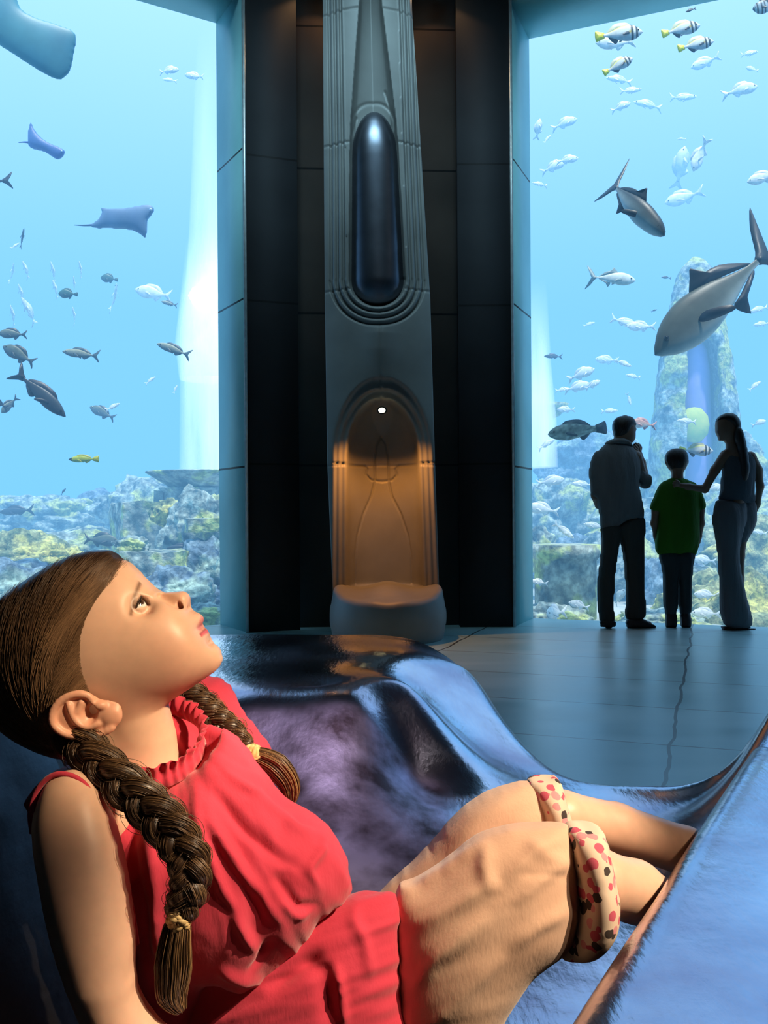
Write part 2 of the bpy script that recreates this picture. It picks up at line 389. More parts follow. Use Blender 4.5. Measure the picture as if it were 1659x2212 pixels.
# dark pillar panels between the windows
A1, A2 = Vector((P(646, 1000, 7.50).x, 7.50, 0)), Vector((P(992, 1000, 7.60).x, 7.60, 0))
quadwall('wall_center_left', CL, A1, 0, ZC, M_dark, 0.10, 1)
quadwall('wall_center_right', A2, CR, 0, ZC, M_dark, 0.10, 1)
quadwall('wall_center', A1 + Vector((-.05, .16, 0)), A2 + Vector((.05, .16, 0)), 0, ZC, M_brown, 0.10, 1)
quadwall('trim_3', CL + Vector((-.012, -.012, 0)), CL + Vector((.014, -.012, 0)), 0, ZC, M_trim, 0.02, 1)
quadwall('trim_4', CR + Vector((-.014, -.012, 0)), CR + Vector((.010, -.012, 0)), 0, ZC, M_trim, 0.02, 1)
# acrylic panes
m, N, L, b = new_mat('acrylic_pane'); N.remove(b)
tr = N.new('ShaderNodeBsdfTransparent'); tr.inputs[0].default_value = (0.97, 0.99, 1, 1); gl = N.new('ShaderNodeBsdfGlossy'); gl.inputs['Roughness'].default_value = 0.02
mxs = N.new('ShaderNodeMixShader'); fr = N.new('ShaderNodeFresnel'); fr.inputs[0].default_value = 1.08
L.new(fr.outputs[0], mxs.inputs[0]); L.new(tr.outputs[0], mxs.inputs[1]); L.new(gl.outputs[0], mxs.inputs[2]); L.new(mxs.outputs[0], N['Material Output'].inputs[0])
M_pane = m
def pane(name, a, b):
    t = (b - a).normalized(); n = Vector((-t.y, t.x, 0)) * 0.0
    V = np.array([(a.x, a.y, 0.0), (b.x, b.y, 0.0), (b.x, b.y, ZT), (a.x, a.y, ZT)]); struct(name, V, [(0, 1, 2, 3)], M_pane)
pane('window_1', WL, WL + dL * WLEN); pane('window_2', WR, WR + dR * WLEN)
# outside shell of the hall keeps the tank's daylight out of the room: sides beyond the windows
# ---------------------------------------------------------------- lamps on the pillar
M_bulb = emit_mat('lamp_glow', (1.0, 0.72, 0.38), 14)
def sconce(px, label):
    c = Vector((P(px, 0, 7.52).x, 7.47, 5.26)); r = empty('wall_lamp', c); tag(r, label, 'lamp', 'uplights tucked beside the carved column')
    V, F = lathe([(0.001, -.05), (.05, -.05), (.06, -.02), (.062, .05), (.054, .05), (.05, -.01), (.001, -.01)], 20)
    mesh_obj('housing', V + np.array(c), F, M_dark, r)
    V, F = lathe([(0.001, -.062), (.035, -.06), (.04, -.045), (.001, -.045)], 16)
    mesh_obj('bulb', V + np.array(c), F, M_bulb, r)
    d = bpy.data.lights.new('lamp_light', 'SPOT'); d.energy = 3; d.color = (1, .5, .2); d.spot_size = 2.2; d.shadow_soft_size = .03
    o = bpy.data.objects.new('lamp_light', d); COL.objects.link(o); o.location = c + Vector((0, -0.02, -.08)); par(o, r)
sconce(676, 'small uplight glowing orange left of the carved column top'); sconce(950, 'small uplight glowing orange right of the carved column top')

# ================================================================== CARVED COLUMN WITH ALCOVE
colm = empty('carved_column', (0, 7.2, 0))
tag(colm, 'tall carved stone column with ribbed borders and a lit arched alcove, between the dark panels', 'column')
M_col = stone_mat('column_stone', (0.25, 0.26, 0.25), (0.16, 0.165, 0.16), 0.5, (), bm=0.3)
DC = 6.95
def col_build():
    X0, X1 = P(695, 0, DC).x, P(962, 0, DC).x; Zt, Zb = 5.6, 0.0
    def seg_d(px, py, pts):
        d = np.full(px.shape, 1e9)
        for (ax, ay), (bx, by) in zip(pts[:-1], pts[1:]):
            ex, ey = bx - ax, by - ay; t = np.clip(((px - ax) * ex + (py - ay) * ey) / (ex * ex + ey * ey), 0, 1)
            d = np.minimum(d, np.hypot(px - ax - t * ex, py - ay - t * ey))
        return d
    # the layout is drawn in column coordinates: h across (in 3.475 mm units), v down
    py = np.arange(-330, 1374, 2.5); uu = np.linspace(-1, 1, 132)
    PY, U = np.meshgrid(py, uu, indexing='ij')
    lx = np.interp(py, [-330, 0, 640, 1000, 1374], [703, 703, 703, 706, 719])
    rx = np.interp(py, [-330, 0, 640, 1000, 1374], [893, 899, 934, 942, 952])
    cx = (lx + rx) / 2; hw = (rx - lx) / 2
    PX = cx[:, None] + hw[:, None] * U
    Dp = 0.10 * np.abs(U) ** 2.2                     # gently rounded face
    Dp = Dp + 0.012 * np.exp(-((U * hw[:, None]) / 10) ** 2) * 0 
    # ribs: nested U shapes that end below the oval panel
    ccx = np.interp(py, [-330, 0, 640, 760], [805, 808, 819, 822])[:, None]
    sc = np.interp(py, [-330, 0, 300, 640], [0.86, 0.90, 0.93, 1.0])[:, None]
    up = PY < 600
    q = np.where(up, np.abs(PX - ccx) / sc, np.hypot(PX - ccx, (PY - 600) * 1.0))
    wcut = 62.0
    groove = sum(np.exp(-((q - g) / 3.4) ** 2) for g in (73, 87, 101)) * 0.034
    ok = PY < 715; Dp = Dp + np.where(ok, groove, 0)
    Dp = Dp - np.where(ok & (q > 66) & (q < 106), 0.012 * np.clip((106 - q) / 40, 0, 1), 0)
    # oval trough with a raised tongue inside
    th = np.interp(py, [-330, 0, 120, 260, 330, 600, 668], [20, 24, 36, 50, 54, 62, 62])[:, None]
    inn = np.where(up, np.abs(PX - ccx) / th, np.hypot(PX - ccx, (PY - 600) / 1.0) / 62)
    tr = np.clip(1.0 - inn, 0, 1); Dp = Dp + 0.05 * np.minimum(1, tr * 4.5) + 0.14 * np.sqrt(np.clip(tr, 0, 1))
    vein = np.minimum(seg_d(PX, PY, [(838, 180), (858, 250), (858, 310), (836, 380), (826, 440), (835, 520), (862, 585), (878, 600)]),
                      seg_d(PX, PY, [(775, 240), (764, 290), (778, 345), (800, 380)]))
    ringd = np.abs(np.hypot((PX - 812) / 1.0, (PY - 262) / 1.35) - 46)
    Dp = Dp + 0.012 * np.exp(-(vein / 2.4) ** 2) + np.where(inn < 1.0, 0.010, 0.0) * np.exp(-(ringd / 2.4) ** 2)
    for y0 in (300, 618, 998, 14):
        Dp = Dp + 0.010 * np.exp(-((PY - y0 - 6 * np.abs(U)) / 1.9) ** 2) * (inn > 1)
    Dp = Dp + 0.006 * np.exp(-((PX - 824) / 2.2) ** 2) * ((PY > 672) & (PY < 822))
    Dp = Dp - 0.05 * np.exp(-((PX - 824) / 34) ** 2) * np.clip((PY - 660) / 60, 0, 1) * np.clip((825 - PY) / 70, 0, 1)
    # the alcove
    ncx = np.interp(py, [800, 1000, 1374], [826, 828, 832])[:, None]
    def arch(wd, apex, spring, base_w):
        t = np.clip((spring - PY) / (spring - apex), 0, 1); half = wd * np.sqrt(np.clip(1 - t ** 2.1, 0, 1)) + np.clip((PY - spring) / 300, 0, 1) * base_w
        s = half - np.abs(PX - ncx); return np.where(PY < apex, -np.hypot(PX - ncx, PY - apex), np.minimum(s, (PY - apex) * 0.9))
    a0, a1, a2 = arch(104, 815, 985, 8), arch(93, 838, 990, 6), arch(80, 858, 1000, 6)
    def st(s, w): return 1 / (1 + np.exp(-s / w))
    low = st(1284 - PY, 3)
    Dp = Dp + (0.045 * st(a0, 1.6) + 0.05 * st(a1, 1.6) + 0.0 * a2) * low
    dep = np.clip(a2 / 80, 0, 1); Dp = Dp + low * (0.10 * st(a2, 1.6) + 0.27 * np.sqrt(np.clip(1 - (1 - dep) ** 2, 0, 1)))
    # bottle outline scratched in the alcove wall
    bt = [(824, 933), (814, 950), (809, 985), (809, 1035), (800, 1070), (782, 1110), (768, 1160), (763, 1210), (762, 1270)]
    bt2 = [(824, 933), (835, 950), (840, 985), (841, 1035), (848, 1070), (868, 1110), (884, 1160), (891, 1210), (893, 1270)]
    co = [(720, 998), (785, 1000), (792, 1006), (789, 1020), (800, 1032), (826, 1036), (850, 1032), (860, 1020), (856, 1008), (865, 999), (940, 998)]
    bb = np.minimum(np.minimum(seg_d(PX, PY, bt), seg_d(PX, PY, bt2)), seg_d(PX, PY, co))
    Dp = Dp + 0.016 * np.exp(-(bb / 1.8) ** 2) * (PY > 900)
    n, mm = PY.shape
    Xw = (PX - CX) / FPX * DC; Zw = CZ - (PY - CY) / FPX * DC
    V = np.stack([Xw, DC + Dp, Zw], -1).reshape(-1, 3)
    i, j = np.meshgrid(np.arange(n - 1), np.arange(mm - 1), indexing='ij'); a = i * mm + j
    F = np.stack([a, a + mm, a + mm + 1, a + 1], -1).reshape(-1, 4)
    # close the sides and the back
    Vb = V.copy().reshape(n, mm, 3); Vb[..., 1] = 7.72; Vb = Vb.reshape(-1, 3); off = len(V)
    F2 = F[:, ::-1] + off
    e = []
    k = np.arange(n - 1) * mm; e.append(np.stack([k, k + off, k + mm + off, k + mm], -1)); k2 = k + mm - 1; e.append(np.stack([k2, k2 + mm, k2 + mm + off, k2 + off], -1))
    k = np.arange(mm - 1); e.append(np.stack([k, k + 1, k + 1 + off, k + off], -1)); k2 = k + (n - 1) * mm; e.append(np.stack([k2, k2 + off, k2 + 1 + off, k2 + 1], -1))
    return np.concatenate([V, Vb]), np.concatenate([F, F2] + e)
V, F = col_build(); shaft = mesh_obj('shaft', V, F, M_col, colm)
M_gloss = simple('polished_bronze_panel', (0.15, 0.165, 0.20), rough=0.36, metal=0.95, scale=8)
# polished lining of the long oval trough
def inlay():
    py = np.concatenate([np.arange(228, 320, 3), np.arange(320, 600, 6), np.arange(600, 662, 3)]); s = np.linspace(-1, 1, 40)
    cxl = np.interp(py, [262, 640], [814, 820]); ww = np.interp(py, [262, 330, 600], [49, 54, 61])
    ww = np.where(py > 600, 61 * np.sqrt(np.clip(1 - ((py - 600) / 63.0) ** 2, 0.02, 1)), ww) * np.where(py < 320, np.sqrt(np.clip(1 - ((320 - py) / 95.0) ** 2, 0.02, 1)), 1)
    X = (cxl[:, None] + s[None] * ww[:, None] - CX) / FPX * DC
    dep = 0.20 * np.sqrt(1.0001 - s ** 2)[None, :] * (ww / 61)[:, None]
    Y = DC + 0.15 - dep; Z = CZ - (py[:, None] - CY) / FPX * DC + 0 * X
    V = np.stack([X, Y, Z], -1).reshape(-1, 3); V2 = V + [0, .010, 0]; n, m = X.shape
    i, j = np.meshgrid(np.arange(n - 1), np.arange(m - 1), indexing='ij'); a = i * m + j
    F = np.stack([a, a + m, a + m + 1, a + 1], -1).reshape(-1, 4)
    return mesh_obj('polished_panel', np.concatenate([V, V2]), np.concatenate([F, F[:, ::-1] + n * m]), M_gloss, colm)
inlay()
# basin at the foot
def basin():
    s = Sculpt((P(700, 0, 6.8).x, 6.35, -0.01), (P(958, 0, 6.8).x, 7.45, 0.50), 0.010)
    c = (P(829, 0, 6.8).x, 6.98)
    r = np.sqrt(((s.X - c[0]) / 0.415) ** 2 + ((s.Y - c[1]) / 0.42) ** 2)
    top = 0.335 + 0.05 * np.clip((s.Y - 6.75) / 0.3, 0, 1) - 0.055 * np.exp(-((s.X - c[0]) / 0.12) ** 2) * np.clip((6.85 - s.Y) / 0.3, 0, 1) + 0.018 * np.cos(np.clip((s.X - c[0]) / 0.4, -1, 1) * 6)
    body = (1 - r) * 0.4 + 0.02 * np.sin(np.clip(s.Z / 0.33, 0, 1) * PI)
    D = smin(body + 0 * s.Z, top - s.Z + 0 * s.X, 0.05); s.F = D
    V, F = s.skin(); return relax(V, F, 3), F
V, F = basin(); mesh_obj('basin', V, F, M_col, colm)
# the little lamp in the alcove
lc = P(825, 887, 6.98)
V, F = lathe([(0.001, 0), (.026, 0), (.030, .006), (.030, .035), (.022, .035), (.02, .01), (.001, .01)], 24)
Rt = np.array([[1, 0, 0], [0, 0, -1], [0, 1, 0]])
lamp = mesh_obj('alcove_lamp', V @ Rt.T * [1.25, 1.0, 0.95] + np.array(lc), F, M_dark, colm)
V, F = lathe([(0.001, -.012), (.018, -.010), (.025, 0), (.026, .008), (.001, .010)], 24)
mesh_obj('bulb', V @ Rt.T * [-1.25, 1, 0.95] + np.array(lc) + [0, -.008, 0], F, emit_mat('alcove_bulb', (1, .83, .42), 9), lamp)
for nm, dx, e in (('alcove_light', 0.0, 7.5),):
    d = bpy.data.lights.new(nm, 'SPOT'); d.energy = e * 7; d.color = (1, .36, .07); d.spot_size = 2.3; d.spot_blend = 0.7; d.shadow_soft_size = .02
    o = bpy.data.objects.new(nm, d); COL.objects.link(o); o.location = lc + Vector((0, -.02, -.05)); o.rotation_euler = (math.radians(-6), 0, 0)

# ================================================================== THE TANK
m, N, L, b = new_mat('sea_water'); N.remove(b)
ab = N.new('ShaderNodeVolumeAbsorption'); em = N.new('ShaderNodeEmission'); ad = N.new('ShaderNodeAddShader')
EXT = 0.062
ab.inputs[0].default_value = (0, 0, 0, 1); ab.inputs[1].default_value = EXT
em.inputs[0].default_value = (0.235, 0.68, 1.25, 1); em.inputs[1].default_value = EXT * 1.0  # emission stands in for daylight scattered through the water
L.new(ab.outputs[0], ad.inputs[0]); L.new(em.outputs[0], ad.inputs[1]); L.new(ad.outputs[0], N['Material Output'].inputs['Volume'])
M_water = m
q = [WL + dL * (WLEN + .2), WL + Vector((0, .02, 0)), Vector((-0.9, 8.45, 0)), Vector((0.9, 8.65, 0)), WR + Vector((0, .02, 0)), WR + dR * (WLEN + .2), Vector((16, 6.2, 0)), Vector((24, 38, 0)), Vector((-24, 38, 0)), Vector((-16, 5.2, 0))]
q = [p + Vector((0, 0.03, 0)) for p in q][::-1]
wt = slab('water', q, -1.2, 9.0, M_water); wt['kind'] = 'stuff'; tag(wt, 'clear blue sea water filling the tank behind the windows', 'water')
# sea bed
def height_mesh(xs, ys, fn):
    X, Y = np.meshgrid(xs, ys, indexing='ij'); Z = fn(X, Y); n, m_ = X.shape
    V = np.stack([X, Y, Z], -1).reshape(-1, 3); i, j = np.meshgrid(np.arange(n - 1), np.arange(m_ - 1), indexing='ij'); a = i * m_ + j
    return V, np.stack([a, a + m_, a + m_ + 1, a + 1], -1).reshape(-1, 4)
M_sand = simple('sea_bed', (0.62, 0.60, 0.50), (0.26, 0.34, 0.34), 0.9, scale=1.3, bmp=0.6, bd=0.05)
V, F = height_mesh(np.linspace(-20, 20, 180), np.linspace(5.2, 34, 140), lambda x, y: -0.55 + 0.35 * fbm(x * 0.7 + 40, y * 0.7 + 9, 3) + 0.02 * (y - 8))
V = V[:]; o = mesh_obj('sea_bed', V, F, M_sand); tag(o, 'pale sandy bed of the tank between the rocks', 'sea bed', kind='stuff')
# reef
M_reef = [simple('reef_rock_%s' % c, a, bb, 0.9, scale=sc, bmp=1.0, bd=0.08, patch=pt) for c, a, bb, sc, pt in (
    ('pale', (0.62, 0.72, 0.62), (0.06, 0.13, 0.16), 5, ((.55, .62, .22), 2.2)), ('olive', (0.60, 0.62, 0.30), (0.10, 0.16, 0.08), 6, ((.75, .70, .20), 2.6)), ('blue', (0.30, 0.42, 0.50), (0.04, 0.08, 0.14), 5, ((.45, .60, .50), 1.8)))]
def rock(px, py, d, w_, h_, mat, label, seed, name='reef_rock', depth=None, rough=0.35, sq=0.0):
    bm = bmesh.new(); bmesh.ops.create_icosphere(bm, subdivisions=5, radius=1)
    W = w_ * d / FPX / 2; H = h_ * d / FPX / 2; Dd = depth or W * 0.8
    for v in bm.verts:
        c = v.co.copy(); 
        if sq: 
            mxx = max(abs(c.x), abs(c.y), abs(c.z)); c = c.lerp(c / mxx * 0.9, sq)
        nz = mn.fractal(v.co * 1.7 + Vector((seed * 3.1, seed, 0)), 0.9, 2.1, 6); f2 = mn.noise(v.co * 7 + Vector((seed, 0, 0))) * 0.06
        c *= 1 + rough * nz + f2
        v.co = Vector((c.x * W, c.y * Dd, c.z * H))
    me = bpy.data.meshes.new(name); bm.to_mesh(me); bm.free(); me.polygons.foreach_set('use_smooth', [True] * len(me.polygons)); me.materials.append(mat)
    o = bpy.data.objects.new(name, me); COL.objects.link(o); o.location = P(px, py, d)
    return tag(o, label, 'rock', 'rocks of the reef')
rk = [  # right window
 (1560, 1330, 11.0, 260, 190, 1, 'yellowish coral rock low in the right corner behind the woman'),
 (1625, 1235, 13.0, 220, 210, 1, 'mossy yellow green boulder at the right edge of the picture'),
 (1450, 1290, 12.5, 170, 190, 2, 'blue grey rock seen between the boy and the man'),
 (1330, 1230, 13.5, 190, 160, 0, 'pale rock seen between the man\'s legs'),
 (1400, 1160, 15.5, 260, 150, 0, 'pale encrusted rock behind the man and the boy'),
 (1200, 1110, 17.0, 180, 150, 0, 'hazy pale rock left of the man at chest height'),
 (1230, 1220, 14.5, 150, 110, 2, 'blue shaded rock behind the ruined drum'),
 (1560, 1130, 17.0, 260, 190, 0, 'distant rock mound behind the woman\'s back'),
 (1270, 1000, 21.0, 210, 150, 2, 'faint far rock left of the man\'s shoulder'),
 (1190, 1345, 10.2, 150, 70, 0, 'low pale rubble at the left foot of the right window'),
 (1420, 1350, 10.0, 200, 60, 0, 'low rubble behind the boy\'s shoes'),
 (1640, 1080, 19.0, 160, 140, 0, 'hazy rock at the right edge behind the woman\'s arm'),
 # left window
 (430, 1150, 12.0, 150, 170, 0, 'encrusted rock arch beside the pillar in the left window'),
 (300, 1110, 16.5, 180, 130, 0, 'pale broken rock behind the stone block'),
 (60, 1215, 11.5, 210, 120, 1, 'yellow green coral boulder left of the girl\'s hair'),
 (20, 1290, 10.2, 260, 150, 2, 'shaded blue rock low at the left edge'),
 (170, 1190, 13.5, 240, 90, 0, 'pale rock shelf above the girl\'s hair'),
 (90, 1120, 17.5, 260, 100, 0, 'faint hazy rock ridge at the left edge'),
 (440, 1240, 11.0, 130, 140, 2, 'dark blue rock right of the girl\'s forehead'),
 (380, 1290, 10.5, 180, 110, 2, 'deep blue rock behind the girl\'s nose'),
 (440, 1335, 9.9, 150, 60, 0, 'pale rubble right of the girl\'s nose'),
 (220, 1100, 18.5, 120, 80, 2, 'small faint rock left of the stone block'),
 (285, 1180, 10.9, 70, 46, 0, 'small crusted rock at the foot of the square stone block'),
 (360, 1110, 12.2, 70, 60, 1, 'green crusted lump on top of the stone blocks under the bowl'),
 (1165, 1185, 12.8, 70, 90, 0, 'narrow pale rock beside the jamb of the right window'),
 (1420, 1050, 17.5, 110, 110, 1, 'greenish lump at the left foot of the pointed monument'),
 (1600, 1010, 16.5, 100, 130, 0, 'crusted lump at the right foot of the pointed monument'),
 (1510, 1270, 11.6, 110, 80, 0, 'pale rock between the boy and the woman'),
]
for i, (x, y, d, w_, h_, mi, lb) in enumerate(rk): rock(x, y, d, w_, h_, M_reef[mi], lb, i + 2)
# ruined blocks, drum, bowl, shelf
M_ruin = simple('ruin_stone', (0.66, 0.72, 0.60), (0.08, 0.15, 0.17), 0.9, scale=4, bmp=1.0, bd=0.08, patch=((.58, .66, .25), 2.5))
def ruin_block(px0, px1, py0, py1, d, label, dep=0.5, rot=0.0, name='ruined_block', seed=1):
    a = P(px0, py0, d); bb = P(px1, py1, d); W, H = abs(bb.x - a.x), abs(a.z - bb.z)
    bm = bmesh.new(); bmesh.ops.create_cube(bm, size=1); bmesh.ops.subdivide_edges(bm, edges=bm.edges, cuts=14, use_grid_fill=True)
    for v in bm.verts:
        c = Vector((v.co.x * W, v.co.y * dep, v.co.z * H)); nz = mn.fractal(c * 3 + Vector((seed * 5, 0, 0)), 0.8, 2.1, 5)
        v.co = c * (1 + 0.10 * nz) 
    me = bpy.data.meshes.new(name); bm.to_mesh(me); bm.free(); me.materials.append(M_ruin)
    o = bpy.data.objects.new(name, me); COL.objects.link(o); o.location = (a + bb) / 2 + Vector((0, dep / 2, 0)); o.rotation_euler.z = rot
    return tag(o, label, 'ruin')
ruin_block(232, 325, 1085, 1200, 12.4, 'square stone block with a lit face standing left of the rock arch', 0.8, 0.5, seed=2)
ruin_block(325, 345, 1060, 1190, 13.5, 'thin upright slab behind the square stone block', 0.5, 0.2, seed=6)
ruin_block(265, 405, 1192, 1330, 10.6, 'big pale stone slab with a flat top behind the girl\'s forehead', 0.7, -0.15, seed=3)
ruin_block(395, 478, 1120, 1150, 11.0, 'fallen beam lying across the rock arch beside the pillar', 0.4, 0.3, seed=4)
def drum(px, py0, py1, rpx, d, label, name, prof=None, mat=None, cat='ruin'):
    c = P(px, py1, d); H = P(px, py0, d).z - c.z; R = rpx * d / FPX
    V, F = lathe([(0.001, 0)] + [(R * a, H * bz) for a, bz in prof] + [(0.001, H * prof[-1][1])], 48)
    nz = fbm(np.arctan2(V[:, 1], V[:, 0]) * 3 + 20, V[:, 2] * 4 + 9, 5); V[:, :2] *= (1 + 0.06 * (nz - .5))[:, None]
    o = mesh_obj(name, V, F, mat or M_ruin); o.location = c; return tag(o, label, cat)
drum(1222, 1176, 1345, 66, 10.6, 'ruined stone drum with a wider rim in the right window left of the man', 'ruined_drum', [(1, 0), (1, .80), (1.04, .82), (1.12, .86), (1.12, 1.0), (.9, 1.0)])
drum(440, 1019, 1054, 122, 13.8, 'wide shallow stone bowl catching the bright column of bubbles', 'stone_bowl', [(.55, 0), (.62, .1), (.80, .5), (1.0, .92), (1.0, 1.0), (.93, .9)], cat='bowl')
drum(425, 1054, 1150, 78, 13.8, 'fluted pedestal under the wide stone bowl', 'pedestal', [(1, 0), (.95, .1), (.9, .9), (1.05, 1)])
drum(1180, 873, 905, 48, 19.0, 'faint shallow bowl far behind in the right window beside the jamb', 'stone_bowl', [(.3, 0), (.6, .2), (.9, .7), (1.0, 1.0), (.9, .95)], cat='bowl')
drum(1430, 1095, 1118, 70, 16.0, 'hazy flat stone bowl behind the man', 'stone_bowl', [(.5, 0), (.8, .4), (1.0, 1.0), (.9, .95)], cat='bowl')
# white shafts of bubbles
m, N, L, b = new_mat('glowing_foam'); b.inputs['Base Color'].default_value = (0.95, 1, 1, 1); b.inputs['Roughness'].default_value = 0.8
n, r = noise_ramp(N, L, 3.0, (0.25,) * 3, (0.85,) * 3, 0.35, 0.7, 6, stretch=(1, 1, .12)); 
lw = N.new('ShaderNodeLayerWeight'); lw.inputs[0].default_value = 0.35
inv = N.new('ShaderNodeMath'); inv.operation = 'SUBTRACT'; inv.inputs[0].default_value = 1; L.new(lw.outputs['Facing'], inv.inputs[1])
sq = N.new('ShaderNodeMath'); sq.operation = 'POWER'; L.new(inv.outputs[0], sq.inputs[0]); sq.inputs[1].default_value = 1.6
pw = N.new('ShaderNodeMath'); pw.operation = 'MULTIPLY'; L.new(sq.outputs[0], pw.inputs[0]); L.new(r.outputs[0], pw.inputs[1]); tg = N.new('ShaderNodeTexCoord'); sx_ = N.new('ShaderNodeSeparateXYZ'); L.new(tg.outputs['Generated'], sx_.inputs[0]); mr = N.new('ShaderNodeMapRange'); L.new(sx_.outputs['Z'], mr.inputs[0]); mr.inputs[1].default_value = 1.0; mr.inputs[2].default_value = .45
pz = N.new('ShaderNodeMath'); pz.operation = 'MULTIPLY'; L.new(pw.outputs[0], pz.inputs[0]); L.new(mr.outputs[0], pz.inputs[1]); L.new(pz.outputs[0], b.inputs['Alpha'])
b.inputs['Emission Color'].default_value = (0.8, 1, 1, 1); b.inputs['Emission Strength'].default_value = 0.55  # emission added so the foam glows like a shaft of light
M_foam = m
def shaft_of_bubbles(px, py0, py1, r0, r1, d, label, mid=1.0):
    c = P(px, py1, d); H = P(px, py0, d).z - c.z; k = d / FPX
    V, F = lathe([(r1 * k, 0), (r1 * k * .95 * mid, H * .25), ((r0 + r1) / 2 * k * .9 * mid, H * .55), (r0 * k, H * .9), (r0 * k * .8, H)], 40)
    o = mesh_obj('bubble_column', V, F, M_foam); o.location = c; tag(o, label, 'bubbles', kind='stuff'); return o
shaft_of_bubbles(462, 60, 1022, 34, 74, 13.8, 'white column of bubbles, glowing like a shaft of light, rising from the wide stone bowl')
shaft_of_bubbles(450, 500, 820, 46, 62, 13.4, 'brightest glow inside the white column of bubbles', 1.2)
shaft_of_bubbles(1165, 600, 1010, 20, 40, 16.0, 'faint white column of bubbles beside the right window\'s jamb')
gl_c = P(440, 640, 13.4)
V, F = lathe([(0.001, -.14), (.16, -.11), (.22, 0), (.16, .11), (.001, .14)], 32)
o = mesh_obj('tank_glow', V + np.array(gl_c), F, emit_mat('tank_glow_emission', (0.85, 1, 1), 4)); tag(o, 'blinding white glow inside the column of bubbles', 'lamp')  # glowing body set at the brightest spot of the bubbles
# pointed monument with violet core
def monument():
    d = 17.0
    s = Sculpt((P(1375, 0, d).x, d - .9, -0.4), (P(1630, 0, d).x, d + .9, P(0, 545, d).z), 0.045)
    out = crom([(1500, 553), (1475, 575), (1456, 620), (1440, 700), (1425, 790), (1412, 900), (1400, 1050), (1392, 1210), (1612, 1210), (1604, 1050), (1594, 900), (1578, 780), (1562, 690), (1545, 610), (1526, 570)], 4)
    s.add(s.flat(XZ(out, d), d, half=0.75))
    slot = crom([(1502, 715), (1478, 740), (1470, 800), (1464, 1000), (1462, 1300), (1545, 1300), (1540, 1000), (1534, 800), (1526, 740)], 4)
    sd = poly_sdf(XZ(slot, d), *np.meshgrid(s.x, s.z, indexing='ij')); s.cut(np.minimum(sd[:, None, :] + 0 * s.Y, (d + 0.2) - s.Y), 0.05)
    nz = fbm(s.X * 3.2 + 50 + s.Y * 2, s.Z * 3.2 + 50, 2, 4); s.F = s.F + 0.22 * (nz - 0.5)
    V, F = s.skin(); return relax(V, F, 1), F
V, F = monument(); mon = mesh_obj('pointed_monument', V, F, M_reef[0]); tag(mon, 'tall pointed stone monument crusted with growth behind the large diving fish', 'monument')
c0 = P(1503, 1230, 17.0); H = P(1503, 728, 17.0).z - c0.z
V, F = lathe([(.001, 0), (.33, 0), (.30, H * .5), (.27, H * .85), (.22, H * .94), (.12, H * .99), (.001, H)], 40)
o = mesh_obj('violet_core', V + np.array(c0), F, simple('violet_glass', (0.40, 0.38, 0.85), (0.32, 0.34, 0.80), 0.4), mon)
c0 = P(1500, 918, 16.55); V, F = lathe([(.001, -.32), (.12, -.30), (.24, -.16), (.27, 0), (.24, .16), (.12, .30), (.001, .32)], 32)
mesh_obj('yellow_coral', V * [1, .5, 1] + np.array(c0), F, simple('yellow_growth', (0.75, 0.80, 0.12), (0.5, 0.62, 0.1), 0.7), mon)

# ================================================================== FISH
M_fish = attr_mat('fish_skin', rough=0.45, scale=9, bmp=0.15, var=0.25)
M_eye = simple('fish_eye', (0.01, 0.01, 0.012), rough=0.1)
def prof(kind, t):                     # half height along the body, t = 0 nose .. 1 tail root
    K = {'snapper': ([0, .04, .12, .25, .4, .6, .8, .93, 1], [.004, .045, .105, .165, .18, .145, .075, .035, .034]),
         'slim':    ([0, .04, .12, .25, .4, .6, .8, .93, 1], [.004, .030, .065, .10, .115, .10, .055, .025, .024]),
         'trevally':([0, .04, .12, .25, .4, .6, .8, .93, 1], [.004, .045, .095, .135, .146, .110, .046, .018, .018]),
         'cobia':   ([0, .04, .12, .25, .4, .6, .8, .93, 1], [.010, .045, .080, .10, .115, .095, .05, .022, .022]),
         'grouper': ([0, .04, .12, .25, .4, .6, .8, .93, 1], [.015, .055, .10, .135, .15, .13, .085, .055, .052]),
         'oval':    ([0, .04, .12, .25, .4, .6, .8, .93, 1], [.004, .070, .15, .23, .26, .22, .12, .04, .035])}
    return np.interp(t, *K[kind])
def fish_body(kind, colfn, bend=0.0, thick=0.42):
    n, m = 34, 20; t = np.linspace(0, 1, n) ** 1.0; hh = prof(kind, t); k = np.ones(5) / 5
    hh = np.convolve(np.pad(hh, 2, mode='edge'), k, 'valid'); hh[0] = 0.004
    x = 0.5 - t * 0.82
    V = []; C = []
    for i in range(n):
        for j in range(m):
            a = 2 * PI * j / m; zz = math.sin(a); yy = math.cos(a)
            V.append((x[i], yy * hh[i] * (thick if kind != 'cobia' else .7) * (1.0 - 0.3 * t[i]), zz * hh[i] * (1.0 if zz > 0 else 0.92)))
            C.append(colfn(t[i], zz))
    V = np.array(V); i, j = np.meshgrid(np.arange(n - 1), np.arange(m), indexing='ij'); j2 = (j + 1) % m
    F = np.stack([i * m + j, i * m + j2, (i + 1) * m + j2, (i + 1) * m + j], -1).reshape(-1, 4)
    return V, F, np.array(C)
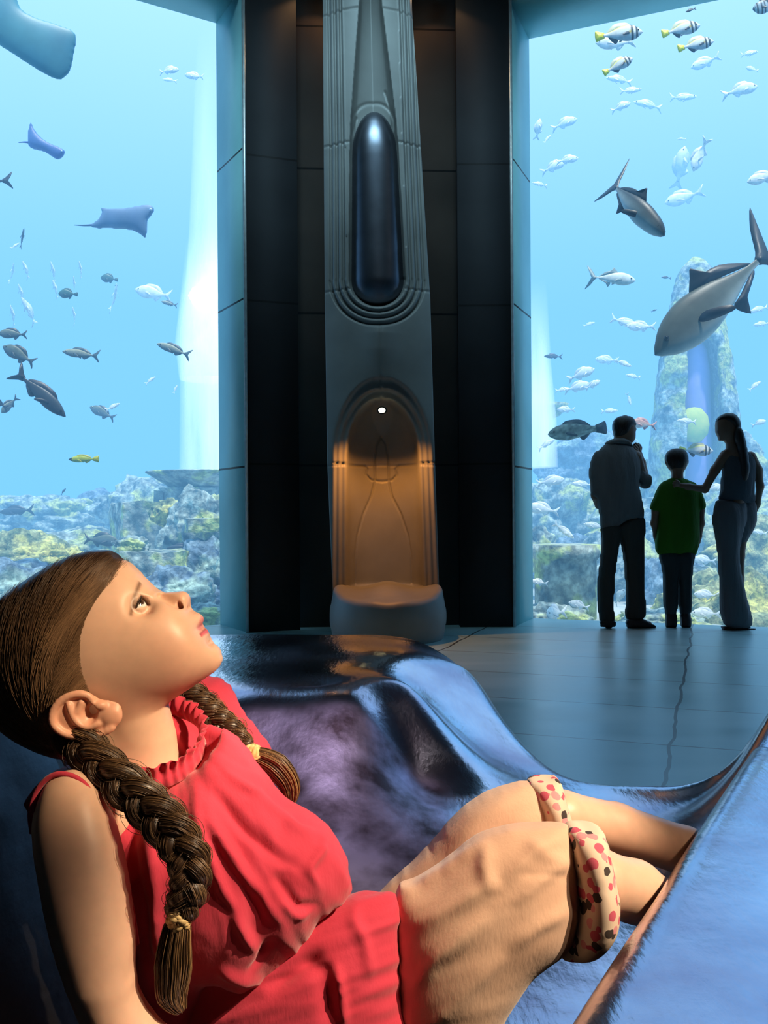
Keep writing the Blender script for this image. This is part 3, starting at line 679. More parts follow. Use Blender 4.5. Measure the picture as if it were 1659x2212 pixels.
def fin(poly, th=0.006):               # a fin outline in (x, z), thin wedge
    poly = crom(poly, 3); n = len(poly); p = np.array(poly, float); c = p.mean(0)
    V = [(q[0], -th * .3, q[1]) for q in p] + [(q[0], th * .3, q[1]) for q in p] + [(c[0], -th, c[1]), (c[0], th, c[1])]
    F = [(2 * n, (i + 1) % n, i, i) for i in range(n)] + [(2 * n + 1, n + i, n + (i + 1) % n, n + (i + 1) % n) for i in range(n)] + [(i, (i + 1) % n, n + (i + 1) % n, n + i) for i in range(n)]
    F = [tuple(dict.fromkeys(f)) for f in F]
    return np.array(V), F
def bendx(V, b): 
    V = V.copy(); x = np.minimum(V[:, 0] - 0.15, 0); V[:, 1] += b * x * x * 0.8; return V
TAILS = {'fork': [(-.30, .03), (-.36, .06), (-.50, .17), (-.47, .08), (-.42, .0), (-.47, -.08), (-.50, -.17), (-.36, -.06), (-.30, -.03)],
         'sickle': [(-.31, .018), (-.35, .05), (-.43, .17), (-.53, .26), (-.46, .13), (-.385, .0), (-.46, -.13), (-.53, -.26), (-.43, -.17), (-.35, -.05), (-.31, -.018)],
         'fan': [(-.30, .05), (-.38, .08), (-.48, .11), (-.50, .04), (-.50, -.04), (-.48, -.11), (-.38, -.08), (-.30, -.05)]}
def make_fish(kind, name, colfn, fincol, tail='fork', tailcol=None, bend=0.0, fins=True, dorcol=None):
    r = bpy.data.objects.new(name, None); r.empty_display_size = .1; COL.objects.link(r)
    def part(nm, V, F, c):
        V = bendx(V, bend); o = mesh_obj(nm, V, F, M_fish, col=c); o.parent = r; return o
    V, F, C = fish_body(kind, colfn); part('body', V, F, C)
    V, F = fin(TAILS[tail]); part('tail_fin', V, F, np.array(tailcol or fincol))
    hm = prof(kind, .35)
    if fins:
        if kind in ('trevally', 'cobia'):
            dp = [(.12, hm * .8), (.06, hm + .05), (.02, hm + .09), (.01, hm + .03), (-.12, hm * .9 + .01), (-.25, .045), (-.26, .02), (-.05, hm * .6)]
            an = [(-.02, -hm * .7), (-.07, -hm - .05), (-.09, -hm * .9), (-.25, -.04), (-.24, -.02), (-.1, -hm * .5)]
        else:
            dp = [(.25, hm * .75), (.20, hm + .035), (.10, hm + .055), (-.05, hm + .045), (-.15, hm * .72 + .04), (-.24, .06), (-.23, .02), (0, hm * .6)]
            an = [(-.03, -hm * .7), (-.08, -hm - .02), (-.15, -hm * .75 - .02), (-.23, -.045), (-.22, -.02), (-.1, -hm * .4)]
        V, F = fin(dp); part('dorsal_fin', V, F, np.array(dorcol or fincol)); V, F = fin(an); part('anal_fin', V, F, np.array(fincol))
        for s in (1, -1):
            V, F = fin([(.20, -.01), (.14, .0), (.03, -.06), (.02, -.10), (.10, -.08), (.19, -.04)]); yb = prof(kind, .33) * .42 * .92
            V = V - [.2, 0, 0]; a = 0.45 * s; V = np.stack([V[:, 0] * math.cos(a) + V[:, 1] * math.sin(a), -V[:, 0] * math.sin(a) + V[:, 1] * math.cos(a), V[:, 2]], 1) + [.2, s * yb, 0]
            part('pectoral_fin', V, F, np.array(fincol))
        for s in (1, -1):
            V, F = lathe([(.001, -.016), (.012, -.010), (.016, 0), (.012, .010), (.001, .016)], 10)
            o = mesh_obj('eye', V + [.40, s * prof(kind, .12) * .40, prof(kind, .12) * .32], F, M_eye); o.parent = r
    return r
def countershade(top, mid, bot):
    def f(t, z):
        a = (z + 1) / 2
        return tuple(np.interp(a, [0, .45, .8, 1], [bot[i], mid[i], top[i], top[i]]) for i in range(3))
    return f
def banded(t, z):
    if .13 < t < .19 or .26 < t < .31: return (.03, .04, .05)
    c = (.95, .93, .85) if z > -.3 else (.55, .6, .65)
    if z > .75 and t > .35: c = (.9, .85, .25)
    if .30 < t < .38 and abs(z) < .25: c = (.95, .65, .08)
    return c
def striped(t, z):
    return (.04, .05, .07) if math.sin(t * 38) > .25 and t < .75 else (.4, .5, .55)
def spots(top):
    def f(t, z):
        v = .65 + .7 * mn.noise(Vector((t * 14, z * 4, 3)))
        return tuple(c * max(v, .3) * (1.6 if z < -.2 else 1) for c in top)
    return f
S = {
 'banded': make_fish('snapper', 'banded_fish', banded, (.05, .06, .08), 'fan', (.95, .85, .05), dorcol=(.85, .82, .55)),
 'pale': make_fish('snapper', 'pale_fish', countershade((1, 1, .95), (.95, .98, .95), (.8, .85, .85)), (.85, .9, .9), 'fork', bend=.5),
 'paleslim': make_fish('slim', 'pale_fish', countershade((1, 1, .95), (.95, .98, .95), (.8, .85, .85)), (.85, .9, .9), 'fork', bend=-.4),
 'grey': make_fish('snapper', 'snapper', countershade((.16, .19, .14), (.14, .17, .17), (.03, .04, .05)), (.05, .07, .08), 'fork', bend=.3),
 'greyslim': make_fish('slim', 'snapper', countershade((.40, .42, .30), (.26, .30, .28), (.05, .07, .08)), (.08, .12, .14), 'fork', bend=.3),
 'dark': make_fish('slim', 'snapper', countershade((.05, .07, .09), (.05, .06, .08), (.02, .03, .04)), (.04, .05, .07), 'fork'),
 'oval': make_fish('oval', 'oval_fish', countershade((.05, .16, .14), (.06, .15, .15), (.04, .10, .12)), (.05, .13, .13), 'fan'),
 'yellow': make_fish('slim', 'yellow_fish', lambda t, z: (.02, .03, .03) if t < .14 else ((.55, .60, .05) if z > -.1 else (.35, .45, .10)), (.5, .5, .03), 'fan', (.55, .55, .02)),
 'stripewhite': make_fish('trevally', 'trevally', countershade((.95, 1, .9), (.85, .9, .85), (.6, .7, .65)), (.3, .4, .4), 'sickle', bend=.4),
 'trevally': make_fish('trevally', 'trevally', countershade((.10, .12, .10), (.17, .20, .17), (.55, .62, .58)), (.015, .02, .03), 'sickle', bend=-.35),
 'cobia': make_fish('cobia', 'diving_fish', countershade((.04, .06, .07), (.22, .28, .28), (.40, .46, .46)), (.015, .03, .045), 'sickle', bend=.9),
 'grouper': make_fish('grouper', 'grouper', spots((.34, .42, .38)), (.05, .08, .10), 'fan'),
 'red': make_fish('snapper', 'pink_fish', countershade((.75, .45, .40), (.85, .70, .65), (.8, .8, .8)), (.7, .4, .4), 'fork'),
 'stripe': make_fish('oval', 'striped_fish', striped, (.03, .04, .05), 'fan'),
}
used = set()
def place(kind, px, py, ln, ang, d, label, group=None, yaw=0.0, roll=0.0, cat='fish'):
    src = S[kind]
    if kind in used:
        r = src.copy(); COL.objects.link(r)
        for ch in list(src.children):
            if ln < 34 and ch.name.split('.')[0] in ('eye', 'pectoral_fin', 'anal_fin'): continue
            c = ch.copy(); COL.objects.link(c); c.parent = r
    else: r = src; used.add(kind)
    a = math.radians(ang); y = math.radians(yaw)
    h = (Rv * math.cos(a) + Uv * math.sin(a)) * math.cos(y) + Vector((0, -1, 0)) * math.sin(y)
    upw = Vector((0, 0, 1)); u = upw - h * upw.dot(h)
    if u.length < .05: u = Vector((1, 0, 0)) - h * h.x
    u.normalize(); sdv = u.cross(h); 
    if roll: u = (Matrix.Rotation(math.radians(roll), 3, h) @ u); sdv = u.cross(h)
    Lm = ln * d / FPX / max(math.cos(y), .4)
    M = Matrix((h, sdv, u)).transposed().to_4x4(); r.matrix_basis = Matrix.Translation(P(px, py, d)) @ M @ Matrix.Scale(Lm, 4)
    for k in ('label', 'category', 'group'):
        if k in r: del r[k]
    tag(r, label, cat, group); return r
G1 = 'grey fish swimming in the left window'
fl = [
 ('grey', 28, 722, 60, 178, 10.0, 'blunt grey fish at the left edge above the two darker ones', G1, 10),
 ('grey', 42, 767, 82, 152, 9.6, 'dark purple grey fish heading up left just above the largest grey fish', G1, 0),
 ('greyslim', 176, 765, 84, 172, 10.0, 'slender silver and grey fish alone in the middle of the left window', G1, 0),
 ('greyslim', 376, 756, 80, 160, 10.4, 'slender olive fish beside the bright white bubbles', G1, 0),
 ('dark', 86, 850, 150, -42, 9.0, 'largest dark grey fish diving down to the right in the left window', G1, 0),
 ('grey', 222, 892, 62, 155, 12.5, 'hazy green grey fish with a small white fish at its back', G1, 0),
 ('grey', 20, 875, 44, -122, 10.5, 'small dark fish nosing down at the left edge', G1, 30),
 ('dark', -8, 868, 60, 150, 10.0, 'dark fish half cut off by the left edge', G1, 0),
 ('oval', 147, 635, 42, 178, 11.0, 'dark teal oval fish among the white upright fish', None, 0),
 ('oval', 236, 602, 38, 172, 13.0, 'hazy blue oval fish right of the white upright fish', None, 0),
 ('yellow', 181, 992, 66, 181, 9.5, 'yellow fish with a black head low in the left window', None, 0),
 ('dark', 36, 1104, 76, 184, 13.5, 'hazy dark fish hovering over the far rocks at the left edge', G1, 0),
 ('dark', 137, 1062, 18, 55, 13.0, 'tiny dark fish above the far rocks', G1, 0),
 ('grey', 218, 1167, 78, -4, 11.5, 'dark round fish just above the girl\'s hair', G1, 0),
 ('dark', 410, 1095, 60, 175, 12.6, 'blue grey fish under the wide stone bowl', G1, 0),
 ('dark', 395, 1185, 70, 178, 11.4, 'dark blue fish over the flat stone slab', G1, 0),
 ('dark', 48, 515, 42, 68, 12.0, 'thin dark fish swimming upward near the left edge', G1, 25),
 ('paleslim', 33, 531, 22, 35, 12.5, 'small white fish below the thin dark fish', None, 0),
 ('dark', -28, 393, 110, 184, 10.0, 'fish leaving past the left edge with only its blue tail showing', None, 0),
 ('paleslim', 325, 822, 27, 38, 12.5, 'small white fish right of the middle of the left window', None, 0),
 ('paleslim', 379, 841, 20, 66, 13.0, 'tiny white fish close to the bubbles', None, 0),
 ('paleslim', 244, 879, 34, 28, 11.5, 'small white fish touching the hazy green grey fish', None, 0),
 ('pale', 332, 634, 84, 168, 14.0, 'largest white fish beside the bright glow in the bubbles', None, 0),
 ('greyslim', 366, 656, 38, 165, 13.0, 'small grey and white fish under the largest white fish', None, 0),
 ('pale', 365, 152, 44, 5, 13.0, 'upper white fish of the three high in the left window', None, 0),
 ('pale', 420, 165, 44, 170, 13.0, 'right white fish of the three high in the left window', None, 0),
 ('paleslim', 366, 173, 32, 174, 15.0, 'lowest and faintest of the three white fish high in the left window', None, 0),
]
GU = 'white fish hanging upright in a loose school'
for x, y, ln, a in ((27, 590, 42, 66), (57, 583, 34, 104), (116, 588, 40, 95), (175, 583, 34, 92), (47, 635, 38, 97), (64, 672, 56, 112), (29, 682, 42, 93), (161, 617, 36, 85), (161, 683, 36, 90), (248, 643, 56, 70), (121, 625, 36, 100)):
    fl.append(('paleslim', x, y, ln, a, 13.5 + (x % 7) * .2, 'small white fish hanging upright in the loose school of the left window', GU, 35))
GB = 'yellow tailed banded fish'
fl += [
 ('banded', 1337, 74, 104, 6, 9.3, 'yellow tailed banded fish nearest the top edge, largest of its four', GB, 0),
 ('banded', 1335, 142, 72, 27, 9.6, 'yellow tailed banded fish tilted upward below the largest one', GB, 0),
 ('banded', 1471, 64, 86, 13, 9.5, 'yellow tailed banded fish upper of the right pair', GB, 0),
 ('banded', 1503, 97, 80, 12, 9.4, 'yellow tailed banded fish lower of the right pair', GB, 0),
 ('pale', 1328, 94, 84, 178, 10.5, 'white fish partly hidden behind the largest banded fish', None, 0),
 ('stripe', 1655, 15, 60, 190, 9.0, 'black and grey striped fish cut by the top right corner', None, 0),
 ('dark', 1492, 22, 24, 200, 9.5, 'small black fish at the window head', None, 0),
 ('pale', 1600, 194, 76, 12, 12.5, 'clear white fish below the banded pair near the right edge', None, 0),
 ('pale', 1522, 136, 64, 200, 15.0, 'hazy white fish under the banded pair', None, 0),
 ('paleslim', 1618, 116, 42, 14, 16.0, 'very faint thin fish near the top right', None, 0),
 ('pale', 1624, 150, 28, 160, 15.0, 'small round white fish near the top right', None, 0),
 ('paleslim', 1338, 172, 60, 172, 17.0, 'faint slim fish right under the tilted banded fish', None, 0),
 ('paleslim', 1362, 196, 50, 8, 15.0, 'pale fish second below the tilted banded fish', None, 0),
 ('pale', 1342, 230, 44, 22, 14.0, 'pale fish third below the tilted banded fish', None, 0),
 ('paleslim', 1400, 226, 66, 170, 19.0, 'faintest long fish right of the pale row', None, 0),
 ('paleslim', 1475, 211, 62, 5, 20.0, 'ghostly fish in the middle top of the right window', None, 0),
 ('pale', 1220, 266, 58, 20, 16.0, 'pale fish near the right window\'s jamb, upper one', None, 0),
 ('pale', 1226, 345, 48, 8, 14.5, 'pale fish right of the overlapping pair near the jamb', None, 0),
 ('pale', 1196, 360, 56, 22, 15.0, 'pale fish left of the overlapping pair near the jamb', None, 0),
 ('pale', 1163, 278, 44, 80, 13.0, 'bright white fish touching the jamb', None, 0),
 ('paleslim', 1182, 301, 24, 50, 14.0, 'tiny white fish beside the jamb', None, 0),
 ('paleslim', 1166, 398, 34, 170, 15.0, 'small faint fish at the jamb beside the diving fish', None, 0),
 ('paleslim', 1473, 300, 20, 180, 15.0, 'tiny white speck of a fish above the nose-down white fish', None, 0),
 ('pale', 1511, 336, 74, -112, 12.0, 'bright white fish pointing nose down right of the diving fish', None, 0),
 ('pale', 1472, 360, 90, 80, 20.0, 'broad ghostly fish behind the nose-down white fish', None, 0),
 ('pale', 1476, 428, 84, 196, 17.0, 'hazy white fish right of the diving fish\'s head', None, 0),
 ('pale', 1648, 384, 72, 196, 10.5, 'bright white fish cut by the right edge', None, 0),
 ('cobia', 1362, 440, 205, -55, 8.9, 'grey diving fish with dark forked tail in the middle of the right window', None, 25),
 ('trevally', 1556, 640, 380, -138, 9.0, 'largest fish, a grey giant diving down left with dark fins', None, 0),
 ('stripewhite', 1322, 601, 102, -6, 10.5, 'silvery white fish with a striped face left of the giant fish', None, 0),
 ('paleslim', 1350, 697, 68, -14, 13.5, 'left pale fish of the pair left of the giant fish\'s snout', None, 0),
 ('pale', 1384, 706, 60, 178, 13.0, 'right pale fish of the pair left of the giant fish\'s snout', None, 0),
 ('paleslim', 1272, 701, 28, 20, 16.0, 'faint small fish left of the pale pair', None, 0),
 ('dark', 1439, 600, 22, 175, 14.0, 'tiny blue fish left of the monument top', None, 0),
 ('dark', 1413, 671, 14, 20, 14.0, 'tiniest blue fish above the giant fish\'s snout', None, 0),
 ('pale', 1256, 808, 62, 22, 13.0, 'white fish above the overlapping white group', None, 0),
 ('pale', 1248, 836, 58, 14, 13.5, 'white fish in the middle of the overlapping white group', None, 0),
 ('pale', 1281, 831, 36, 30, 13.2, 'smaller white fish on the right of the white group', None, 0),
 ('paleslim', 1215, 842, 34, 10, 14.0, 'small white fish on the left of the white group', None, 0),
 ('pale', 1310, 778, 50, 175, 16.5, 'faint fish above the small bright one over the man', None, 0),
 ('paleslim', 1346, 785, 40, -20, 13.0, 'small bright fish over the man', None, 0),
 ('paleslim', 1368, 813, 34, 170, 14.5, 'pale fish below the small bright one over the man', None, 0),
 ('paleslim', 1630, 834, 36, 36, 12.5, 'white fish above the woman near the right edge', None, 0),
 ('pale', 1222, 885, 38, 178, 14.0, 'white fish over the spotted fish, left one', None, 0),
 ('paleslim', 1316, 888, 38, 4, 14.0, 'white fish left of the man\'s head', None, 0),
 ('paleslim', 1358, 862, 28, -70, 14.0, 'small white fish above the man\'s head', None, 0),
 ('grouper', 1247, 931, 128, 187, 8.9, 'spotted grey fish with dark tail left of the man\'s head', None, 0),
 ('red', 1388, 916, 60, 172, 9.6, 'pinkish fish just right of the man\'s head', None, 0),
 ('banded', 1504, 973, 74, -2, 9.4, 'white banded fish between the boy and the woman', None, 0),
 ('paleslim', 1484, 910, 44, 176, 12.0, 'white fish in front of the yellow coral', None, 0),
 ('pale', 1640, 914, 32, 20, 12.0, 'white fish right of the woman\'s head', None, 0),
 ('paleslim', 1640, 668, 46, 196, 14.0, 'white fish under the giant fish\'s tail', None, 0),
 ('paleslim', 1646, 700, 40, 188, 14.0, 'lower white fish under the giant fish\'s tail', None, 0),
 ('dark', 1195, 770, 40, 178, 15.0, 'hazy blue fish beside the faint bubbles', None, 0),
 ('pale', 1190, 1040, 60, 10, 12.0, 'white fish left of the man\'s back', None, 0),
 ('paleslim', 1258, 1046, 50, 176, 12.5, 'slim white fish touching the man\'s sleeve', None, 0),
 ('pale', 1172, 1100, 70, 170, 11.5, 'white fish near the jamb at the man\'s waist height', None, 0),
 ('paleslim', 1217, 1146, 56, -36, 10.5, 'yellowish white fish diving above the stone drum', None, 0),
 ('paleslim', 1284, 1136, 50, 170, 11.0, 'white fish at the man\'s hip', None, 0),
 ('pale', 1164, 1258, 38, 172, 10.0, 'white fish at the jamb beside the stone drum', None, 0),
 ('pale', 1196, 1324, 44, 178, 9.6, 'roundest white fish low beside the jamb', None, 60),
 ('pale', 1250, 1307, 46, 165, 9.8, 'white fish low left of the man\'s trousers', None, 0),
 ('pale', 1337, 1290, 40, 60, 10.0, 'white fish between the man\'s legs', None, 40),
 ('pale', 1228, 1288, 56, 174, 11.0, 'faint fish over the low left rubble', None, 0),
 ('pale', 1524, 1285, 52, 176, 10.5, 'upper white fish between the boy\'s and the woman\'s legs', None, 0),
 ('pale', 1524, 1325, 62, 178, 9.8, 'lower white fish between the boy\'s and the woman\'s legs', None, 0),
 ('paleslim', 1415, 1338, 46, 172, 9.9, 'white fish low between the man and the boy', None, 0),
 ('pale', 1520, 1210, 50, 174, 12.0, 'pale fish between the boy\'s hip and the woman', None, 0),
 ('pale', 1545, 1055, 44, 10, 11.0, 'white fish under the woman\'s outstretched arm', None, 0),
 ('paleslim', 1180, 960, 44, 30, 13.0, 'slim fish under the spotted fish beside the jamb', None, 0),
 ('paleslim', 1640, 1150, 40, 170, 11.5, 'white fish right of the woman\'s hips', None, 0),
]
for f in fl:
    kind, px, py, ln, ang, d, lb, gp, yw = f
    place(kind, px, py, ln, ang, d, lb, gp, yw)
for k, o in S.items():
    if k not in used: 
        for c in list(o.children): bpy.data.objects.remove(c)
        bpy.data.objects.remove(o)
# rays
M_ray = attr_mat('ray_skin', rough=0.5, scale=5, bmp=0.1, var=0.15)
def ray(outline, d, half, top, bot, label, tail=None, lean=0.0, res=0.013, tips=None, name='ray'):
    o2 = XZ(crom(outline, 4), d); lo = o2.min(0); hi = o2.max(0)
    s = Sculpt((lo[0] - .06, d - half - .1, lo[1] - .06), (hi[0] + .06, d + half + .1, hi[1] + .06), res)
    s.add(s.flat(o2, d, half=half))
    V, F = s.skin(); V = relax(V, F, 1)
    mid = (lo + hi) / 2; t = (V[:, 2] - mid[1]) / max(hi[1] - lo[1], .1)
    n = fbm(V[:, 0] * 4 + 30, V[:, 2] * 4 + 30, 3)[:, None]
    C = np.array(bot) * (1 - n) + np.array(top) * n
    V[:, 1] += lean * (V[:, 0] - mid[0])
    r = empty(name, P(*np.mean(outline, 0), d)); tag(r, label, 'ray')
    mesh_obj('body', V, F, M_ray, r, col=C)
    if tail:
        p = np.array([P(*q, d) for q in tail]); p = crom(p, 5, False); V, F = tubes(p[None], np.linspace(.012, .003, len(p))[None] * d / 9, 6); mesh_obj('tail', V, F, M_ray, r, col=np.array(bot))
    for q in (tips or []):
        c = P(*q[:2], d - half * .7); V, F = lathe([(.001, -.03), (.02, -.02), (.028, 0), (.02, .02), (.001, .03)], 12)
        mesh_obj('eye', V * q[2] + np.array(c), F, M_ray, r, col=np.array((.8, .9, .95)))
ray([(-190, -110), (-60, -110), (20, -30), (40, 12), (72, 29), (110, 38), (151, 54), (148, 95), (140, 135), (122, 157), (95, 152), (55, 130), (0, 97), (-70, 60), (-190, 50)], 8.8, 0.10, (.10, .34, .38), (.05, .24, .34), 'big teal ray with one wing in view in the top left corner', lean=.2)
ray([(67, 263), (72, 276), (84, 292), (104, 308), (136, 322), (138, 334), (125, 344), (108, 335), (92, 326), (64, 318), (62, 300), (62, 280)], 10.5, 0.05, (.10, .22, .50), (.05, .12, .38), 'small blue ray with one raised pointed wing near the left edge', tail=[(64, 308), (52, 307), (40, 308)], tips=[(133, 326, .35)])
ray([(212, 440), (222, 449), (262, 451), (300, 445), (322, 442), (334, 452), (328, 463), (319, 475), (317, 500), (314, 514), (298, 503), (280, 496), (240, 493), (205, 493), (196, 486), (212, 474), (220, 458)], 10.2, 0.06, (.22, .36, .52), (.12, .22, .40), 'blue grey ray with two pointed wings in the middle of the left window', tail=[(200, 486), (180, 487), (160, 486)], tips=[(325, 452, .5)])

# ================================================================== METAL BENCH
def metal(name, c1, c2, rough, scale, b1, b2):
    m, N, L, b = new_mat(name)
    n, r = noise_ramp(N, L, scale, c1, c2, 0.35, 0.7, 8); L.new(r.outputs[0], b.inputs['Base Color'])
    b.inputs['Metallic'].default_value = 1.0
    g = N.new('ShaderNodeNewGeometry'); sp = N.new('ShaderNodeSeparateXYZ'); L.new(g.outputs['Position'], sp.inputs[0])
    def ss(src, a, c):
        q = N.new('ShaderNodeMapRange'); q.interpolation_type = 'SMOOTHSTEP'; L.new(src, q.inputs[0]); q.inputs[1].default_value = a; q.inputs[2].default_value = c; return q.outputs[0]
    def mul(a, c):
        q = N.new('ShaderNodeMath'); q.operation = 'MULTIPLY'; L.new(a, q.inputs[0]); L.new(c, q.inputs[1]); return q.outputs[0]
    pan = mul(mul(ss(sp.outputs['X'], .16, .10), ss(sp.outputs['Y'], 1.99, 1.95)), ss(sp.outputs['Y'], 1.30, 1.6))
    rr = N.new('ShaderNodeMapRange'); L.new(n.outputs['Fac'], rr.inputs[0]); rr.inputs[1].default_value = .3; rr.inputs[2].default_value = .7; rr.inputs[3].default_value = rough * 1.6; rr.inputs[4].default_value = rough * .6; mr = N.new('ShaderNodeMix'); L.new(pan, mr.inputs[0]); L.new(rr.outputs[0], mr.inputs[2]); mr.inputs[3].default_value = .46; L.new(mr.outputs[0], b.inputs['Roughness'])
    mc = N.new('ShaderNodeMix'); mc.data_type = 'RGBA'; L.new(pan, mc.inputs[0]); L.new(r.outputs[0], mc.inputs[6]); n7, r7 = noise_ramp(N, L, 11, (.10, .07, .09), (.62, .52, .74), .36, .66, 10); L.new(r7.outputs[0], mc.inputs[7]); L.new(mc.outputs[2], b.inputs['Base Color'])  # purple reflection and glow put into the front panel's colour
    n2, _ = noise_ramp(N, L, 90, (0,) * 3, (1,) * 3, stretch=(1, .25, 1)); n3, _ = noise_ramp(N, L, 7, (0,) * 3, (1,) * 3)
    a = N.new('ShaderNodeMath'); a.operation = 'MULTIPLY_ADD'; L.new(n3.outputs['Fac'], a.inputs[0]); a.inputs[1].default_value = b2 / b1; L.new(n2.outputs['Fac'], a.inputs[2])
    bump(N, L, b, a.outputs[0], b1, 0.004); return m
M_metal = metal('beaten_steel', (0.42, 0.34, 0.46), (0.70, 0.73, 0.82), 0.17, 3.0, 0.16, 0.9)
M_metal2 = metal('beaten_steel_shaded', (0.03, 0.03, 0.035), (0.07, 0.07, 0.08), 0.42, 4.0, 0.25, 1.0)  # backrest's shadow put into the metal colour, a darker copy of the steel
bench = empty('metal_bench', (0, 1.9, 0)); tag(bench, 'sculpted polished metal bench with flowing curved surfaces on which the girl reclines', 'bench')
def rbf(pts):
    p = np.array(pts, float); n = len(p)
    def K(r): return np.where(r > 0, r * r * np.log(r + 1e-12), 0)
    A = np.zeros((n + 3, n + 3)); r = np.hypot(p[:, None, 0] - p[None, :, 0], p[:, None, 1] - p[None, :, 1])
    A[:n, :n] = K(r) + 0.002 * np.eye(n); A[:n, n] = 1; A[:n, n + 1:] = p[:, :2]; A[n, :n] = 1; A[n + 1:, :n] = p[:, :2].T
    sol = np.linalg.solve(A, np.r_[p[:, 2], 0, 0, 0])
    def f(X, Y):
        o = sol[n] + sol[n + 1] * X + sol[n + 2] * Y
        for i in range(n): o = o + sol[i] * K(np.hypot(X - p[i, 0], Y - p[i, 1]))
        return o
    return f
def at(px, py, z): d = (CZ - z) * FPX / (py - CY); return (P(px, py, d).x, d, z)
ctl = [(x, y, .55) for x in (-1.5, -.9, -.5, -.15, .06) for y in (2.12, 2.5, 3.0)]
ctl += [(x, 1.97, .54) for x in (-1.2, -.7, -.3, -.05)] + [(x, 1.86, .43) for x in (-1.2, -.7, -.3)] + [(x, 1.62, .32) for x in (-1.2, -.7, -.3, 0.0, .2)]
ctl += [(x, y, .27) for x in (-1.2, -.5, -.1, .25) for y in (.6, 1.0, 1.4)]
ctl += [at(1010, 1445, .50), at(1080, 1530, .42), at(1180, 1640, .335), at(1250, 1685, .315), at(1400, 1695, .335), at(1540, 1695, .37), at(1600, 1650, .43), at(1659, 1550, .54)]
ctl += [at(960, 1560, .44), at(1060, 1640, .36), at(900, 1700, .37), at(960, 1745, .355), at(1080, 1735, .345), at(1190, 1690, .325), at(1300, 1740, .31)]
ctl += [(.75, 1.5, .40), (.85, 1.2, .40), (.9, .7, .38), (.95, 1.9, .8), (.5, 1.5, .27), (.45, 1.0, .27), (.18, 2.9, .52), (.28, 2.7, .46)]
Hf = rbf(ctl)
outl = crom([(-1.7, 3.08), (-.9, 3.1), (-.3, 3.1), (.08, 3.02), (.21, 2.88), (.27, 2.72), (.32, 2.52), (.39, 2.36), (.465, 2.24), (.60, 2.13), (.71, 2.04), (.78, 1.98), (.84, 1.92), (.95, 1.80), (1.0, 1.2), (1.0, .55), (0, .5), (-1.7, .5)], 6)
def bench_h(X, Y):
    sd = poly_sdf(outl, X, Y); h = Hf(X, Y)
    h = np.clip(h, .22, .85)
    t = np.clip((sd + 0.0) / 0.07, 0, 1); t = np.sqrt(1 - (1 - t) ** 2)
    return np.where(sd > 0, h - 0.06 * (1 - t), np.where(sd > -.03, (h - .06) * np.clip(1 + sd / .03, 0, 1) ** .5, 0.0))
xs = np.linspace(-1.75, 1.05, 300); ys = np.linspace(.5, 3.16, 290)
V, F = height_mesh(xs, ys, bench_h); V[:, 2] = np.maximum(V[:, 2], 0.0)
keep = (V[F][:, :, 2].max(1) > 1e-4); seat = mesh_obj('seat', V, F[keep], M_metal, bench)
wing = crom([(1.3, 2.5), (1.05, 2.3), (.93, 2.17), (.835, 2.03), (.60, 1.63), (.40, 1.28), (.327, 1.148), (.23, .98), (.139, .814), (.05, .62), (.02, .40), (.4, .33), (1.7, .33), (1.7, 2.5)], 5)
s = Sculpt((0.0, .33, .22), (1.25, 2.6, .56), .0075); X2, Y2 = np.meshgrid(s.x, s.y, indexing='ij'); sd = poly_sdf(wing, X2, Y2)
hh_ = .495 + .012 * np.sin(X2 * 5 + Y2 * 2) * np.clip(sd / .2, 0, 1)
s.F = smin(smin(sd[:, :, None] + 0 * s.Z, hh_[:, :, None] - s.Z, .055), s.Z - .25 + 0 * s.X, .02)
V, F = s.skin(); V = relax(V, F, 4); mesh_obj('side_wing', V, F, M_metal, bench)
# backrest: a leaning curved sheet with real thickness
ss = np.linspace(0, 1, 60); yy = np.linspace(.75, 1.30, 40); Sg, Yg = np.meshgrid(ss, yy, indexing='ij')
Zb = .22 + .55 * Sg; Xb = -.335 - .24 * Sg ** 1.1 - .25 * np.clip(.95 - Yg, 0, 1) - .06 * np.sin(Yg * 3)
V = np.stack([Xb, Yg, Zb], -1).reshape(-1, 3); V2 = V + [-.05, 0, -.02]; n, m_ = Xb.shape
i, j = np.meshgrid(np.arange(n - 1), np.arange(m_ - 1), indexing='ij'); a = i * m_ + j; F = np.stack([a, a + 1, a + m_ + 1, a + m_], -1).reshape(-1, 4)
rim = np.r_[np.arange(m_ - 1), ]; o_ = n * m_
E = [np.stack([rim, rim + o_, rim + 1 + o_, rim + 1], -1), np.stack([rim + (n - 1) * m_, rim + 1 + (n - 1) * m_, rim + 1 + (n - 1) * m_ + o_, rim + (n - 1) * m_ + o_], -1)]
k = np.arange(n - 1) * m_; E += [np.stack([k, k + m_, k + m_ + o_, k + o_], -1), np.stack([k + m_ - 1, k + m_ - 1 + o_, k + 2 * m_ - 1 + o_, k + 2 * m_ - 1], -1)]
mesh_obj('backrest', np.concatenate([V, V2]), np.concatenate([F, F[:, ::-1] + o_] + E), M_metal2, bench)

